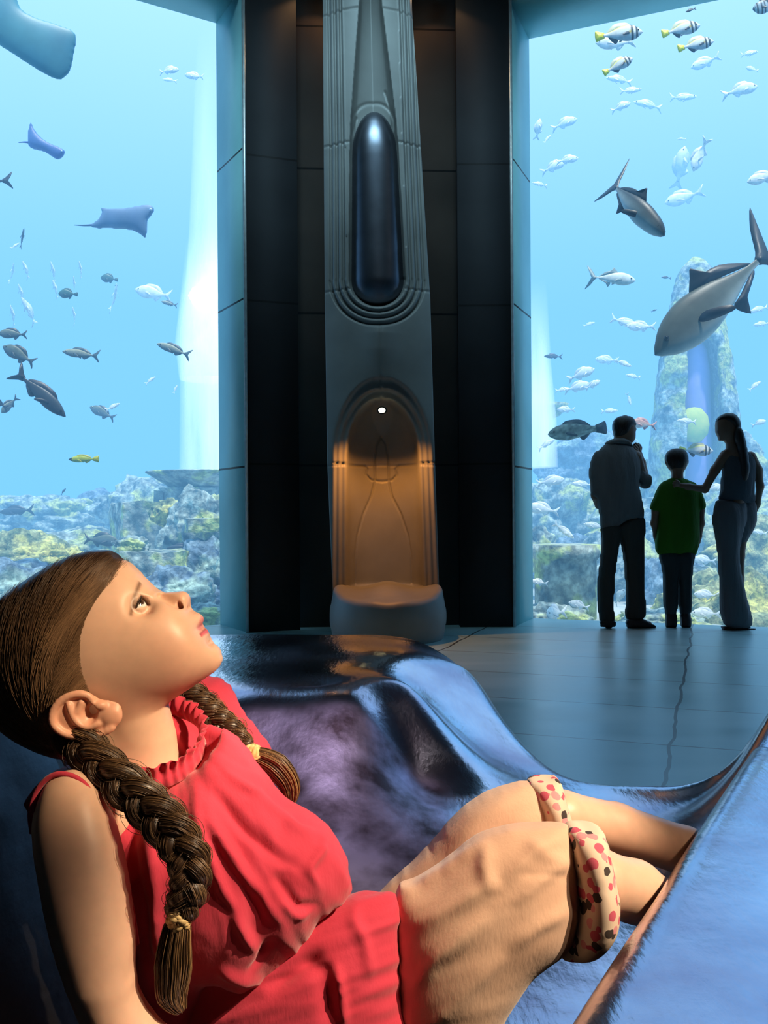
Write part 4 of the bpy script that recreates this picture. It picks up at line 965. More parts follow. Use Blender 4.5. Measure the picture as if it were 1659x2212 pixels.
# ================================================================== FAMILY AT THE WINDOW
def z4(pts): return [(1130 + x / 3.136, 850 + y / 3.136) for x, y in pts]
M_skin2 = simple('skin', (0.26, 0.14, 0.09), (0.22, 0.12, 0.08), 0.55, sss=0.1)
def cloth(name, c, scale=60, fold=True):
    m, N, L, b = new_mat(name); n, r = noise_ramp(N, L, 3.5, tuple(x * .82 for x in c), c, stretch=(3, 3, .5)); L.new(r.outputs[0], b.inputs['Base Color'])
    b.inputs['Roughness'].default_value = 0.85; b.inputs['Specular IOR Level'].default_value = 0.2
    b.inputs['Sheen Weight'].default_value = 0.03
    bump(N, L, b, n.outputs['Fac'], 0.9, 0.035); return m
def garment(name, mat, parent, d, parts, res=0.011, wr=0.01, seed=0, k=0.03):
    # parts: (outline in zoom pixels, half thickness, depth offset)
    al = np.concatenate([XZ(z4(p[0]), d + p[2]) for p in parts]); lo = al.min(0); hi = al.max(0)
    mh = max(p[1] + abs(p[2]) for p in parts)
    s = Sculpt((lo[0] - .03, d - mh - .03, lo[1] - .03), (hi[0] + .03, d + mh + .03, hi[1] + .03), res)
    for p in parts: s.add(s.flat(XZ(crom(z4(p[0]), 4), d + p[2]), d + p[2], half=p[1]), k)
    if wr: s.F = s.F + wr * (fbm((s.X + s.Y * .8) * 22 + 90, s.Z * 4 + 60 + s.X * 5, seed, 3) - .5)
    V, F = s.skin(); V = relax(V, F, 1); return mesh_obj(name, V, F, mat, parent)
def zp(x, y, d): q = z4([(x, y)])[0]; return P(q[0], q[1], d)
def body(name, parent, d, head, chains, hh=.075, ears=(), mat=None, hands=()):
    pts = [zp(x, y, d) for x, y in head] + [zp(a[0], a[1], d + a[2]) for c in chains for a in c[0]]
    A = np.array(pts); lo = A.min(0) - .12; hi = A.max(0) + .12; lo[1] = min(lo[1], d - .16); hi[1] = max(hi[1], d + .16); lo[2] = max(lo[2], 0)
    s = Sculpt(lo, hi, .010)
    for c in chains: s.add(s.chain([zp(a[0], a[1], d + a[2]) for a in c[0]], c[1], .02), .025)
    s.add(s.flat(XZ(crom(z4(head), 4), d), d, half=hh), .015)
    for e in ears: s.add(s.ell(zp(*e[:2], d + e[2]), (.012, .02, .028)), .008)
    V, F = s.skin(); V = relax(V, F, 1); parts = [(V, F)]
    for pth, rad in hands:
        for f in pth:
            p = crom([zp(a[0], a[1], d + a[2]) for a in f], 4, False); parts.append(tubes(p[None], np.linspace(rad, rad * .8, len(p))[None], 8))
    V, F, _ = join(parts); return mesh_obj('body', V, F, mat or M_skin2, parent)
def shoe(parent, mat, pts, d, half, off=0.0, name='shoe'):
    al = XZ(z4(pts), d); s = Sculpt((al[:, 0].min() - .02, d + off - half - .1, 0.0), (al[:, 0].max() + .02, d + off + half + .1, al[:, 1].max() + .03), .006)
    s.add(s.flat(XZ(crom(z4(pts), 4), d), d + off, half=half)); V, F = s.skin(); return mesh_obj(name, V, F, mat, parent)
M_hair2 = simple('black_hair', (0.018, 0.012, 0.012), (0.008, 0.006, 0.006), 0.45, scale=60, bmp=.5, stretch=(4, 4, .6))
M_shoe = simple('black_shoe_leather', (0.02, 0.018, 0.02), rough=.5)
# --- man
dm = 7.5
man = empty('person', P(1350, 1358, dm)); tag(man, 'man in a loose shirt and trousers standing with his hand at his chin', 'person')
body('body', man, dm, [(618, 215), (626, 182), (655, 160), (692, 154), (728, 164), (752, 192), (760, 225), (766, 250), (758, 262), (764, 280), (757, 300), (752, 325), (730, 338), (705, 350), (690, 372), (625, 360), (620, 300), (612, 255)],
     [([(660, 330, 0), (650, 420, 0), (640, 650, 0), (650, 830, 0)], [.045, .085, .08, .07]),
      ([(520, 430, 0), (490, 560, 0), (492, 690, .02), (510, 760, .1)], [.055, .045, .038, .03]),
      ([(760, 430, 0), (800, 550, .05), (835, 610, .10), (805, 470, .16), (778, 385, .14)], [.055, .045, .038, .03, .026]),
      ([(590, 860, 0), (565, 1150, 0), (565, 1500, 0), (570, 1545, -.02)], [.06, .05, .04, .035]),
      ([(745, 860, 0), (755, 1150, 0), (765, 1450, 0), (765, 1545, 0), (850, 1568, -.03)], [.06, .05, .045, .035, .03])],
     ears=[(700, 262, -.055)],
     hands=[([[(782, 392, .13), (770, 362, .10), (752, 345, .07)], [(788, 388, .13), (782, 352, .11), (762, 338, .08)], [(792, 385, .14), (793, 355, .13), (778, 340, .10)], [(795, 385, .15), (799, 365, .15), (788, 352, .12)], [(778, 390, .11), (758, 372, .09), (745, 352, .07)]], .011)])
garment('hair', M_hair2, man, dm, [([(608, 220), (615, 182), (645, 157), (690, 149), (735, 160), (758, 188), (766, 215), (752, 224), (738, 232), (728, 262), (722, 300), (690, 312), (640, 310), (618, 290), (610, 255)], .082, -.006)], .008, .002)
garment('shirt', cloth('shirt_cotton', (.18, .175, .18)), man, dm, [
    ([(565, 335), (620, 312), (690, 330), (745, 368), (785, 430), (792, 520), (780, 620), (797, 700), (815, 790), (812, 850), (740, 858), (690, 872), (650, 905), (600, 942), (535, 932), (525, 850), (505, 740), (492, 690), (472, 600), (475, 480), (500, 400)], .145, 0),
    ([(500, 388), (462, 450), (450, 530), (455, 600), (463, 684), (500, 698), (535, 600), (550, 470)], .085, 0),
    ([(735, 385), (785, 415), (815, 515), (862, 558), (870, 595), (852, 640), (815, 645), (785, 620), (760, 560), (735, 450)], .07, .05)], wr=.014, seed=3)
garment('collar', cloth('collar_cotton', (.22, .21, .21)), man, dm, [([(556, 338), (585, 315), (640, 300), (700, 312), (735, 345), (742, 372), (690, 350), (620, 345), (575, 355)], .10, 0)], .008, .004)
garment('trousers', cloth('trouser_cotton', (.06, .058, .055)), man, dm, [
    ([(535, 895), (665, 880), (652, 1000), (628, 1150), (614, 1300), (612, 1460), (618, 1545), (570, 1556), (520, 1548), (510, 1400), (508, 1270), (525, 1120), (534, 1000)], .10, 0),
    ([(630, 870), (815, 835), (818, 1000), (815, 1200), (823, 1380), (832, 1485), (812, 1525), (755, 1540), (700, 1535), (697, 1400), (694, 1250), (680, 1100), (655, 980)], .10, 0)], wr=.012, seed=8, k=.015)
shoe(man, M_shoe, [(520, 1535), (560, 1530), (615, 1535), (622, 1560), (610, 1580), (530, 1580), (518, 1565)], dm, .05, -.02)
shoe(man, M_shoe, [(695, 1530), (740, 1522), (810, 1525), (850, 1550), (888, 1568), (885, 1588), (800, 1592), (710, 1590), (692, 1565)], dm, .05, -.03)
# --- boy
boy = empty('person', P(1463, 1357, dm)); tag(boy, 'boy in an oversized green t-shirt standing between the man and the woman', 'person')
body('body', boy, dm, [(968, 450), (975, 410), (1005, 382), (1043, 373), (1080, 382), (1105, 412), (1112, 455), (1104, 500), (1085, 530), (1080, 560), (1085, 590), (1005, 590), (1008, 560), (1003, 530), (980, 500)],
     [([(1045, 600, 0), (1045, 750, 0), (1045, 1000, 0)], [.05, .075, .06]),
      ([(950, 640, 0), (900, 790, 0), (888, 880, .0), (900, 965, .05), (905, 1010, .08)], [.04, .034, .028, .022, .018]),
      ([(1150, 640, 0), (1200, 790, 0), (1205, 880, .0), (1192, 965, .05), (1188, 1010, .08)], [.04, .034, .028, .022, .018]),
      ([(1000, 1050, 0), (995, 1250, 0), (1000, 1480, 0), (1000, 1560, 0)], [.05, .04, .034, .03]),
      ([(1095, 1050, 0), (1100, 1250, 0), (1098, 1480, 0), (1105, 1560, 0)], [.05, .04, .034, .03])],
     hh=.07, ears=[(970, 462, 0), (1112, 462, 0)],
     hands=[([[(902 + i * 5, 1005, .08 + i * .004), (904 + i * 5, 1030, .09), (906 + i * 5, 1048 - abs(i - 1) * 4, .08)] for i in range(4)] + [[(912, 1000, .07), (922, 1018, .07), (922, 1030, .06)]], .008),
            ([[(1174 + i * 5, 1005, .08), (1174 + i * 5, 1030, .09), (1172 + i * 5, 1048 - abs(i - 1) * 4, .08)] for i in range(4)] + [[(1176, 1000, .07), (1166, 1018, .07), (1166, 1030, .06)]], .008)])
garment('hair', M_hair2, boy, dm, [([(964, 450), (970, 405), (1002, 378), (1043, 369), (1084, 378), (1110, 408), (1116, 450), (1106, 490), (1085, 518), (1045, 530), (1003, 518), (976, 490)], .078, -.006)], .008, .002)
garment('t_shirt', cloth('green_cotton', (.05, .17, .012)), boy, dm, [
    ([(1000, 572), (1045, 562), (1105, 580), (1165, 612), (1195, 680), (1190, 780), (1185, 850), (1190, 960), (1175, 1080), (1145, 1100), (1050, 1095), (950, 1102), (906, 1080), (900, 1000), (910, 880), (908, 780), (905, 680), (930, 620), (965, 590)], .12, 0),
    ([(960, 595), (925, 620), (888, 700), (860, 778), (900, 800), (935, 780), (950, 690)], .06, 0),
    ([(1140, 595), (1185, 625), (1216, 690), (1236, 770), (1195, 800), (1165, 780), (1150, 690)], .06, 0)], wr=.014, seed=5)
garment('trousers', cloth('jeans', (.05, .06, .065)), boy, dm, [
    ([(925, 1075), (1055, 1075), (1048, 1250), (1042, 1400), (1036, 1495), (1000, 1502), (962, 1495), (956, 1350), (950, 1240), (938, 1160)], .085, 0),
    ([(1040, 1075), (1155, 1078), (1148, 1160), (1140, 1240), (1136, 1350), (1134, 1478), (1100, 1500), (1064, 1495), (1056, 1350), (1048, 1250)], .085, 0)], wr=.01, seed=9, k=.006)
shoe(boy, M_shoe, [(968, 1480), (1005, 1470), (1036, 1490), (1040, 1570), (1030, 1592), (975, 1594), (964, 1575)], dm, .05)
shoe(boy, M_shoe, [(1066, 1480), (1100, 1470), (1130, 1485), (1138, 1570), (1135, 1592), (1080, 1594), (1070, 1575)], dm, .05)
# --- woman
dw = 7.35
wom = empty('person', P(1592, 1363, dw)); tag(wom, 'woman with a long ponytail and sleeveless top, one hand on the boy\'s back', 'person')
body('body', wom, dw, [(1310, 180), (1340, 152), (1385, 136), (1430, 148), (1458, 190), (1462, 250), (1445, 295), (1430, 330), (1440, 380), (1385, 385), (1388, 345), (1365, 325), (1330, 324), (1319, 302), (1318, 285), (1311, 280), (1314, 268), (1301, 264), (1309, 240), (1305, 212)],
     [([(1410, 330, 0), (1440, 430, 0), (1450, 600, 0), (1440, 740, 0), (1430, 850, 0)], [.045, .07, .065, .065, .07]),
      ([(1370, 420, 0), (1300, 520, 0), (1232, 648, .02), (1120, 632, .02), (1050, 618, .02)], [.045, .036, .030, .025, .018]),
      ([(1540, 430, 0), (1590, 520, 0), (1605, 630, 0), (1585, 750, .05), (1560, 820, .08)], [.045, .036, .030, .025, .02]),
      ([(1400, 850, 0), (1405, 1150, 0), (1430, 1500, 0), (1445, 1585, 0)], [.07, .05, .04, .035]),
      ([(1490, 850, 0), (1470, 1100, .05), (1465, 1400, .05), (1490, 1500, 0), (1530, 1525, -.05)], [.05, .035, .034, .032, .03])],
     hh=.07, hands=[([[(1055, 606 + i * 7, .0), (1032, 600 + i * 9, -.03), (1012 + abs(i - 1) * 4, 604 + i * 10, -.025)] for i in range(4)] + [[(1060, 604, -.01), (1042, 590, -.03), (1030, 586, -.03)]], .008),
                    ([[(1562 - i * 6, 815, .08), (1562 - i * 6, 840, .09), (1566 - i * 6, 858 - abs(i - 1) * 4, .08)] for i in range(4)] + [[(1552, 812, .06), (1544, 828, .06), (1546, 842, .05)]], .008)])
garment('hair', M_hair2, wom, dw, [([(1306, 200), (1312, 172), (1340, 146), (1385, 131), (1432, 144), (1462, 185), (1470, 240), (1462, 300), (1440, 320), (1418, 285), (1395, 230), (1350, 195)], .078, 0),
     ([(1440, 240), (1475, 235), (1500, 300), (1518, 400), (1530, 500), (1522, 570), (1500, 614), (1482, 600), (1468, 540), (1465, 450), (1452, 360), (1430, 300)], .045, -.08)], .008, .006, k=.03)
garment('tank_top', cloth('grey_jersey', (.09, .10, .12)), wom, dw, [([(1390, 385), (1420, 375), (1450, 395), (1500, 390), (1545, 410), (1572, 470), (1568, 560), (1556, 650), (1565, 735), (1450, 745), (1328, 728), (1345, 650), (1348, 570), (1352, 500), (1365, 430)], .105, 0)], wr=.008, seed=4)
garment('trousers', cloth('pale_linen', (.18, .17, .18)), wom, dw, [
    ([(1325, 718), (1450, 735), (1500, 735), (1505, 850), (1478, 950), (1458, 1080), (1470, 1200), (1500, 1350), (1545, 1515), (1540, 1578), (1460, 1588), (1380, 1580), (1345, 1500), (1335, 1350), (1330, 1150), (1310, 980), (1290, 870), (1298, 785)], .115, -.02),
    ([(1430, 728), (1560, 728), (1576, 830), (1560, 910), (1505, 1010), (1468, 1085), (1475, 1250), (1490, 1400), (1500, 1500), (1440, 1500), (1430, 1200), (1430, 950)], .10, .05)], wr=.008, seed=6, k=.012)
shoe(wom, M_shoe, [(1342, 1572), (1400, 1580), (1500, 1585), (1565, 1590), (1572, 1606), (1500, 1612), (1380, 1606), (1345, 1592)], dw, .045, -.02, 'sandal')
shoe(wom, M_shoe, [(1512, 1515), (1530, 1508), (1548, 1520), (1545, 1560), (1560, 1590), (1535, 1600), (1520, 1560)], dw, .04, .06, 'sandal')

# ================================================================== THE GIRL
girl = empty('person', P(700, 2200, 1.25)); girl.location.z = .28
tag(girl, 'girl with two braids in a pink sleeveless blouse, reclining and gazing up to the right', 'person')
M_gskin = attr_mat('girl_skin', rough=0.42, scale=70, bmp=0.06, bd=.0006, sss=0.18, var=0.06, spec=.4)
SK = np.array((0.84, 0.52, 0.37))
DH = 1.15
def zz(pts): return [(130 + x / 4.366, 1180 + y / 4.366) for x, y in pts]
face = zz([(570, 122), (640, 150), (720, 222), (790, 300), (850, 368), (905, 412), (960, 430), (1050, 430), (1130, 431), (1180, 440), (1210, 468), (1220, 510), (1214, 560), (1222, 598), (1250, 618), (1300, 636), (1342, 665), (1354, 692), (1342, 722), (1326, 750), (1330, 765), (1352, 776), (1385, 800), (1397, 828), (1400, 858), (1422, 886), (1462, 922), (1502, 972), (1526, 1040), (1525, 1092), (1492, 1150), (1420, 1210), (1330, 1272), (1240, 1330)])
skull = [(395, 1497), (350, 1525), (300, 1552), (240, 1582), (170, 1590), (90, 1575), (20, 1540), (-20, 1480), (-32, 1410), (-15, 1345), (20, 1298), (70, 1258), (130, 1222), (190, 1200), (230, 1196)]
fc = crom(face, 3, False); hd = np.concatenate([fc, crom(skull, 4, False)])
FW, DN, LT = np.array((.719, 0, .695)), np.array((.695, 0, -.719)), np.array((0, -1, 0))
s = Sculpt((P(-60, 0, DH).x, DH - .092, P(0, 1760, DH).z), (P(500, 0, DH).x, DH + .092, P(0, 1180, DH).z), .0017)
Dhead = s.flat(XZ(hd, DH), DH, half=.077, it=420); HA = s.last.copy(); HX, HZ = s.x.copy(), s.z.copy(); HD = Dhead.copy()
s.add(Dhead)
def W(px, py, lat=0.0): p = P(px, py, DH); return np.array((p.x, DH - lat, p.z))
c0 = W(341, 1279); f_ = (s.X - c0[0]) * FW[0] + (s.Z - c0[2]) * FW[2] + 0 * s.Y; d_ = (s.X - c0[0]) * DN[0] + (s.Z - c0[2]) * DN[2] + 0 * s.Y
wn = .0062 + .0085 * np.clip((d_ - .006) / .020, 0, 1)
ncut = smin(smin(np.abs(s.Y - DH) - wn, f_ - .24 * d_ + .0045, .006), smin(d_ - .002, .0405 - d_, .004), .006); s.cut(ncut, .006)
for sgn in (1, -1):
    s.add(s.ell(W(352, 1395, .036 * sgn), (.040, .022, .036)), .03)          # cheeks
    s.cut(s.ell(W(326, 1300, .043 * sgn), (.012, .013, .012)), .018)         # eye sockets
    s.add(s.ell(W(384, 1317, .0108 * sgn), (.0088, .0062, .0098)), .003)     # wings of the nose

s.add(s.ell(W(392, 1295, 0), (.0105, .0100, .0105)), .008)                   # tip of the nose
Rf = np.array([FW, DN, LT]).T
for sgn in (1, -1):
    s.cut(s.ell(W(403, 1311, .0062 * sgn), (.0038, .0030, .0026), np.array([DN, FW, LT]).T), .002)   # nostrils
    c = W(311, 1309, .031 * sgn)
    rr = np.sqrt((s.X - c[0]) ** 2 + (s.Y - c[1]) ** 2 + (s.Z - c[2]) ** 2)
    a = (s.X - c[0]) * FW[0] + (s.Z - c[2]) * FW[2]; b_ = (s.X - c[0]) * DN[0] + (s.Z - c[2]) * DN[2] + 0 * s.Y
    s.cut(s.ell(W(397, 1313, .0138 * sgn), (.0098, .0034, .0050), np.array([(.35, 0, -.94), (.94, 0, .35), (0, -1, 0)]).T), .002)
    s.add(.0130 - rr, .006)
    s.cut(smin(.70 * (a - .0016) - np.abs(b_ - .0006), .0160 - rr, .0), .0006)
    s.add(.0108 - rr, 0)
# mouth
mo = np.array([W(447, 1357), W(440, 1363), W(432, 1372)])
s.cut(s.chain([mo[0] + [0.006, 0, 0], mo[1], mo[2] + [0, -.012, 0]], [.0016, .0012, .0006]), .0035)
s.cut(s.chain([mo[0] + [0.006, 0, 0], mo[1], mo[2] + [0, .012, 0]], [.0016, .0012, .0006]), .0035)
for sgn in (1, -1): s.cut(s.ell(W(427, 1376, .021 * sgn), (.005, .005, .005)), .008)
s.add(s.chain([W(441, 1371, 0), W(434, 1377, .010)], [.0058, .0048]), .005); s.add(s.chain([W(440, 1372, 0), W(434, 1376, -.008)], [.0055, .0045]), .004)
s.cut(s.chain([W(456, 1387, .010), W(456, 1387, -.010)], [.003, .003]), .012)
# neck
s.add(s.chain([W(262, 1470, 0), W(300, 1600, 0), W(308, 1760, 0)], [.048, .046, .052]), .022)
s.add(s.chain([W(215, 1560, .035), W(330, 1690, .022)], [.010, .009]), .022)
V, F = s.skin(); V = relax(V, F, 2, .5)
px, py = px_of(V); lat = DH - V[:, 1]
C = np.tile(SK, (len(V), 1))
def blend(mask, col): 
    global C
    m_ = np.clip(mask, 0, 1)[:, None]; C = C * (1 - m_) + np.array(col) * m_
def gd(c, r): return np.exp(-((V - c) ** 2).sum(1) / r ** 2)
blend(.30 * gd(W(385, 1400, .045), .03), (.80, .33, .24)); blend(.35 * gd(W(398, 1296, 0), .012), (.78, .32, .22))
segd = lambda a, b, w: np.array([0]) 
def near_seg(pts, w):
    d = np.full(len(V), 1e9)
    for a, b in zip(pts[:-1], pts[1:]):
        e = b - a; t = np.clip(((V - a) @ e) / (e @ e), 0, 1); d = np.minimum(d, np.linalg.norm(V - a - t[:, None] * e, axis=1))
    return np.clip(1.3 - d / w, 0, 1)
for sg in (1, -1):
    blend(.85 * near_seg([W(441, 1369, 0), W(436, 1372, .010 * sg), W(430, 1377, .017 * sg)], .0055), (.66, .13, .12))
    blend(.75 * near_seg([W(438, 1340, 0), W(436, 1350, .004 * sg), W(431, 1370, .017 * sg)], .006), (.74, .27, .22))
    pass
def rg(pts, w):
    d = np.full(len(px), 1e9)
    for (ax, ay), (bx, by) in zip(pts[:-1], pts[1:]):
        ex, ey = bx - ax, by - ay; t = np.clip(((px - ax) * ex + (py - ay) * ey) / (ex * ex + ey * ey), 0, 1); d = np.minimum(d, np.hypot(px - ax - t * ex, py - ay - t * ey))
    return np.exp(-(d / w) ** 2) * (np.abs(lat) > .018)
blend(.85 * rg([(302, 1260), (293, 1282), (287, 1303), (283, 1326)], 5.2), (.17, .085, .045)); blend(.5 * rg([(316, 1326), (330, 1322)], 2.5), (.62, .26, .18))
blend(.6 * rg([(302, 1292), (300, 1310), (308, 1328)], 2.0), (.60, .30, .20))
q_ = (V - W(397, 1313, .0120)) @ np.array([(.35, 0, -.94), (.94, 0, .35), (0, -1, 0)]).T; blend(.85 * np.exp(-((q_ / [.0085, .0036, .0052]) ** 2).sum(1)), (.26, .06, .045)); blend(.5 * np.clip((.0045 - np.linalg.norm(V - W(401, 1311, .0062), axis=1)) / .002, 0, 1), (.2, .04, .03))  # dark red puts the nostril's shade into the skin colour
def rl(pts, w):
    d = np.full(len(px), 1e9)
    for (ax, ay), (bx, by) in zip(pts[:-1], pts[1:]):
        ex, ey = bx - ax, by - ay; t = np.clip(((px - ax) * ex + (py - ay) * ey) / (ex * ex + ey * ey), 0, 1); d = np.minimum(d, np.hypot(px - ax - t * ex, py - ay - t * ey))
    return np.exp(-(d / w) ** 4) * (np.abs(lat) < .022)
blend(.85 * rl([(438, 1336), (434, 1347), (430, 1356)], 5.5), (.74, .22, .19)); blend(.95 * rl([(446, 1364), (438, 1368), (432, 1374)], 5.0), (.70, .10, .11)); blend(.6 * rl([(444, 1359), (434, 1368), (429, 1376)], 1.8), (.25, .04, .04))
parts = [(V, F, C)]
# arm, forearm and lower legs belong to the same body
def skin_piece(fn, lo, hi, res, tint=None):
    s2 = Sculpt(lo, hi, res); fn(s2); V, F = s2.skin(); V = relax(V, F, 5); parts.append((V, F, SK if tint is None else tint))
armp = crom([(62, 1780), (78, 1712), (125, 1682), (180, 1705), (228, 1780), (262, 1870), (283, 1960), (297, 2030), (300, 2090), (312, 2138), (350, 2190), (420, 2262), (330, 2330), (235, 2330), (205, 2215), (168, 2120), (125, 2020), (92, 1920), (70, 1840)], 4)
A2 = XZ(armp, 1.0)
skin_piece(lambda q: q.add(q.flat(A2, lambda X, Z: 1.03 - .05 * np.clip((P(0, 1700, 1).z - Z) / .2, 0, 1), half=.047)), (A2[:, 0].min() - .02, .90, A2[:, 1].min() - .01), (A2[:, 0].max() + .02, 1.12, A2[:, 1].max() + .02), .003)
def legs(q):
    q.add(q.chain([P(1130, 1775, 1.33), P(1210, 1768, 1.35), P(1330, 1790, 1.38), P(1480, 1838, 1.42), P(1620, 1890, 1.47)], [.036, .040, .037, .036, .028], .01))
    q.add(q.chain([P(1190, 1895, 1.20), P(1290, 1905, 1.20), P(1370, 1925, 1.24), P(1480, 1990, 1.33), P(1600, 2080, 1.42)], [.034, .041, .040, .036, .028], .01))
    q.add(q.chain([P(560, 2060, 1.22), P(900, 2040, 1.22), P(1190, 1895, 1.21)], [.05, .035, .030], .01)); q.add(q.chain([P(560, 2060, 1.28), P(900, 2020, 1.33), P(1120, 1770, 1.33)], [.045, .036, .036], .01))
    q.add(q.chain([P(300, 1740, 1.15), P(400, 1900, 1.17), P(560, 2060, 1.24)], [.07, .08, .08], .02)); q.add(q.chain([P(150, 1770, 1.05), P(300, 1740, 1.15), P(430, 1640, 1.27)], [.045, .045, .03], .02))
    q.add(q.chain([P(310, 1700, 1.15), P(300, 1760, 1.15)], [.046, .06], .02))
skin_piece(legs, (-.38, 1.0, .22), (.72, 1.62, .80), .006)
for sgn in (1, -1):
    c = W(311, 1309, .031 * sgn)
    def lids(q):
        rr = np.sqrt((q.X - c[0]) ** 2 + (q.Y - c[1]) ** 2 + (q.Z - c[2]) ** 2); a = (q.X - c[0]) * FW[0] + (q.Z - c[2]) * FW[2]; b_ = (q.X - c[0]) * DN[0] + (q.Z - c[2]) * DN[2] + 0 * q.Y
        q.add(.0132 - rr); q.cut(.0118 - rr); q.cut(.60 * (a - .0030) - np.abs(b_ - .0006), .0012); q.cut(-.002 - a + 0 * q.Y, .001)
    skin_piece(lids, c - .0148, c + .0148, .0006)
# ear: plate, rolled rim, inner ridge, lobe
def earf(q):
    L_ = .071; E = lambda x, y, l=0: np.array((P(x, y, DH).x, DH - L_ - l, P(x, y, DH).z))
    pl_ = XZ(crom([(214, 1472), (186, 1480), (168, 1502), (168, 1528), (186, 1549), (216, 1558), (252, 1557), (280, 1545), (296, 1522), (294, 1498), (276, 1488), (256, 1484), (240, 1474)], 4), DH)
    q.add(q.flat(pl_, DH - L_, half=.0048))
    rim = crom([(246, 1492), (236, 1476), (214, 1471), (188, 1480), (171, 1501), (170, 1527), (188, 1547), (216, 1556), (252, 1555), (279, 1543)], 3, False)
    q.add(q.chain([E(x, y, .004) for x, y in rim], np.interp(np.arange(len(rim)), [0, 5, 18, len(rim)], [.0025, .0042, .0038, .004]), .002), .003)
    q.add(q.ell(E(279, 1520, .003), (.0115, .005, .011)), .004)                       # lobe
    anti = crom([(200, 1492), (206, 1512), (218, 1530), (236, 1538), (254, 1532)], 3, False); q.add(q.chain([E(x, y, .0045) for x, y in anti], [.0034] * len(anti), .002), .003)
    q.add(q.chain([E(222, 1488, .004), E(214, 1506, .004)], [.0028, .0026]), .003)
    q.add(q.ell(E(258, 1496, .0045), (.007, .0045, .005)), .003)                      # tragus
    q.cut(q.ell(E(237, 1512, .006), (.0085, .0085, .0105)), .003)
    q.cut(q.ell(E(243, 1504, 0), (.005, .010, .006)), .002)
ea, eb = P(150, 1580, DH), P(310, 1455, DH)
q = Sculpt((ea.x, DH - .088, ea.z), (eb.x, DH - .052, eb.z), .0011); earf(q); Ve, Fe = q.skin(); Ve = relax(Ve, Fe, 2)
Ve[:, 1] -= (-(Ve[:, 0] - P(270, 0, DH).x)) * .22                                     # rim stands off the head
ce = np.tile(SK * [1.03, .86, .82], (len(Ve), 1)); parts.append((Ve, Fe, ce))
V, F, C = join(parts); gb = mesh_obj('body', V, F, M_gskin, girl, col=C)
# eyes
m, N, L, b = new_mat('eyeball'); a = N.new('ShaderNodeAttribute'); a.attribute_name = 'Col'; L.new(a.outputs['Color'], b.inputs['Base Color']); b.inputs['Roughness'].default_value = .08; M_eb = m
for sgn in (1, -1):
    c = W(311, 1309, .031 * sgn); bm = bmesh.new(); bmesh.ops.create_uvsphere(bm, u_segments=64, v_segments=40, radius=.0117)
    Vv = np.array([v.co[:] for v in bm.verts]); Ff = [[v.index for v in f.verts] for f in bm.faces]; bm.free()
    g = FW * .86 - DN * .36 + LT * .42 * sgn; g /= np.linalg.norm(g); an = (Vv / .0117) @ g
    cc = np.where((an > .975)[:, None], (.01, .008, .008), np.where((an > .865)[:, None], (.06, .032, .018), (.86, .84, .82)))
    Vv = Vv * (1 + .05 * np.clip((an - .865) / .135, 0, 1))[:, None]
    o = mesh_obj('eye', Vv + c, Ff, M_eb, girl, col=cc)
# lashes
M_hair = attr_mat('girl_hair', rough=0.38, scale=30, bmp=0, var=0.3, spec=.6)
for sgn in (1,):
    c = W(311, 1309, .031); ps = []
    def edge(a_, up_=1):
        b_ = -.58 * (a_ - .0030) * up_; r_ = .0131; return c + FW * a_ + DN * (b_ + .0006) + LT * math.sqrt(max(r_ * r_ - a_ * a_ - b_ * b_, 0)) * 1.0
    for k in range(40):
        a_ = .0036 + .0083 * k / 39; p0 = edge(a_); o_ = (p0 - c) / np.linalg.norm(p0 - c); dr = o_ * .8 + FW * .5 - DN * .25; dr /= np.linalg.norm(dr); L0 = .0058 * (.75 + .5 * rng.rand())
        ps.append([p0, p0 + dr * L0 * .4, p0 + dr * L0 * .75 - DN * L0 * .12, p0 + dr * L0 * .95 - DN * L0 * .35])
    V, F = tubes(np.array(ps), np.array([.00022, .0002, .00014, .00005])[None], 3)
    ln1 = np.array([edge(.0034 + .0085 * k / 15) for k in range(16)]); V1, F1 = tubes(ln1[None], .00055, 6)
    mesh_obj('eyelashes', np.concatenate([V, V1]), np.concatenate([F, F1 + len(V)]), M_hair, girl, col=np.array((.015, .01, .008)))
# ---------------- hair
reg = crom([(272, 1188), (258, 1215), (249, 1250), (241, 1290), (236, 1340), (237, 1390), (246, 1432), (250, 1462), (228, 1466), (196, 1466), (166, 1488), (158, 1520), (168, 1560), (206, 1600), (150, 1680), (-80, 1680), (-80, 1180), (100, 1160)], 4)
s = Sculpt((P(-70, 0, DH).x, DH - .095, P(0, 1640, DH).z), (P(290, 0, DH).x, DH + .095, P(0, 1175, DH).z), .0028)
bighd = np.concatenate([fc, crom([(395, 1497), (350, 1525), (300, 1552), (250, 1600), (190, 1635), (110, 1625), (30, 1585), (-22, 1530), (-48, 1460), (-48, 1380), (-22, 1322), (22, 1282), (75, 1244), (130, 1212), (190, 1190), (235, 1186)], 4, False)])
Dh = s.flat(XZ(bighd, DH), DH, half=.079, it=420); ha = s.last; X2, Z2 = np.meshgrid(s.x, s.z, indexing='ij'); sdr = poly_sdf(XZ(reg, DH), X2, Z2)
tm = np.clip(sdr * .35, -.012, .006)
s.add(smin(Dh + tm[:, None, :], sdr[:, None, :] + 0 * s.Y + .002, .004)); V, F = s.skin(); V = relax(V, F, 2)
HB = np.array((.085, .043, .022))
hair = mesh_obj('hair', V, F, M_hair, girl, col=HB * .55)
sx, sz, stp = s.x, s.z, s.res
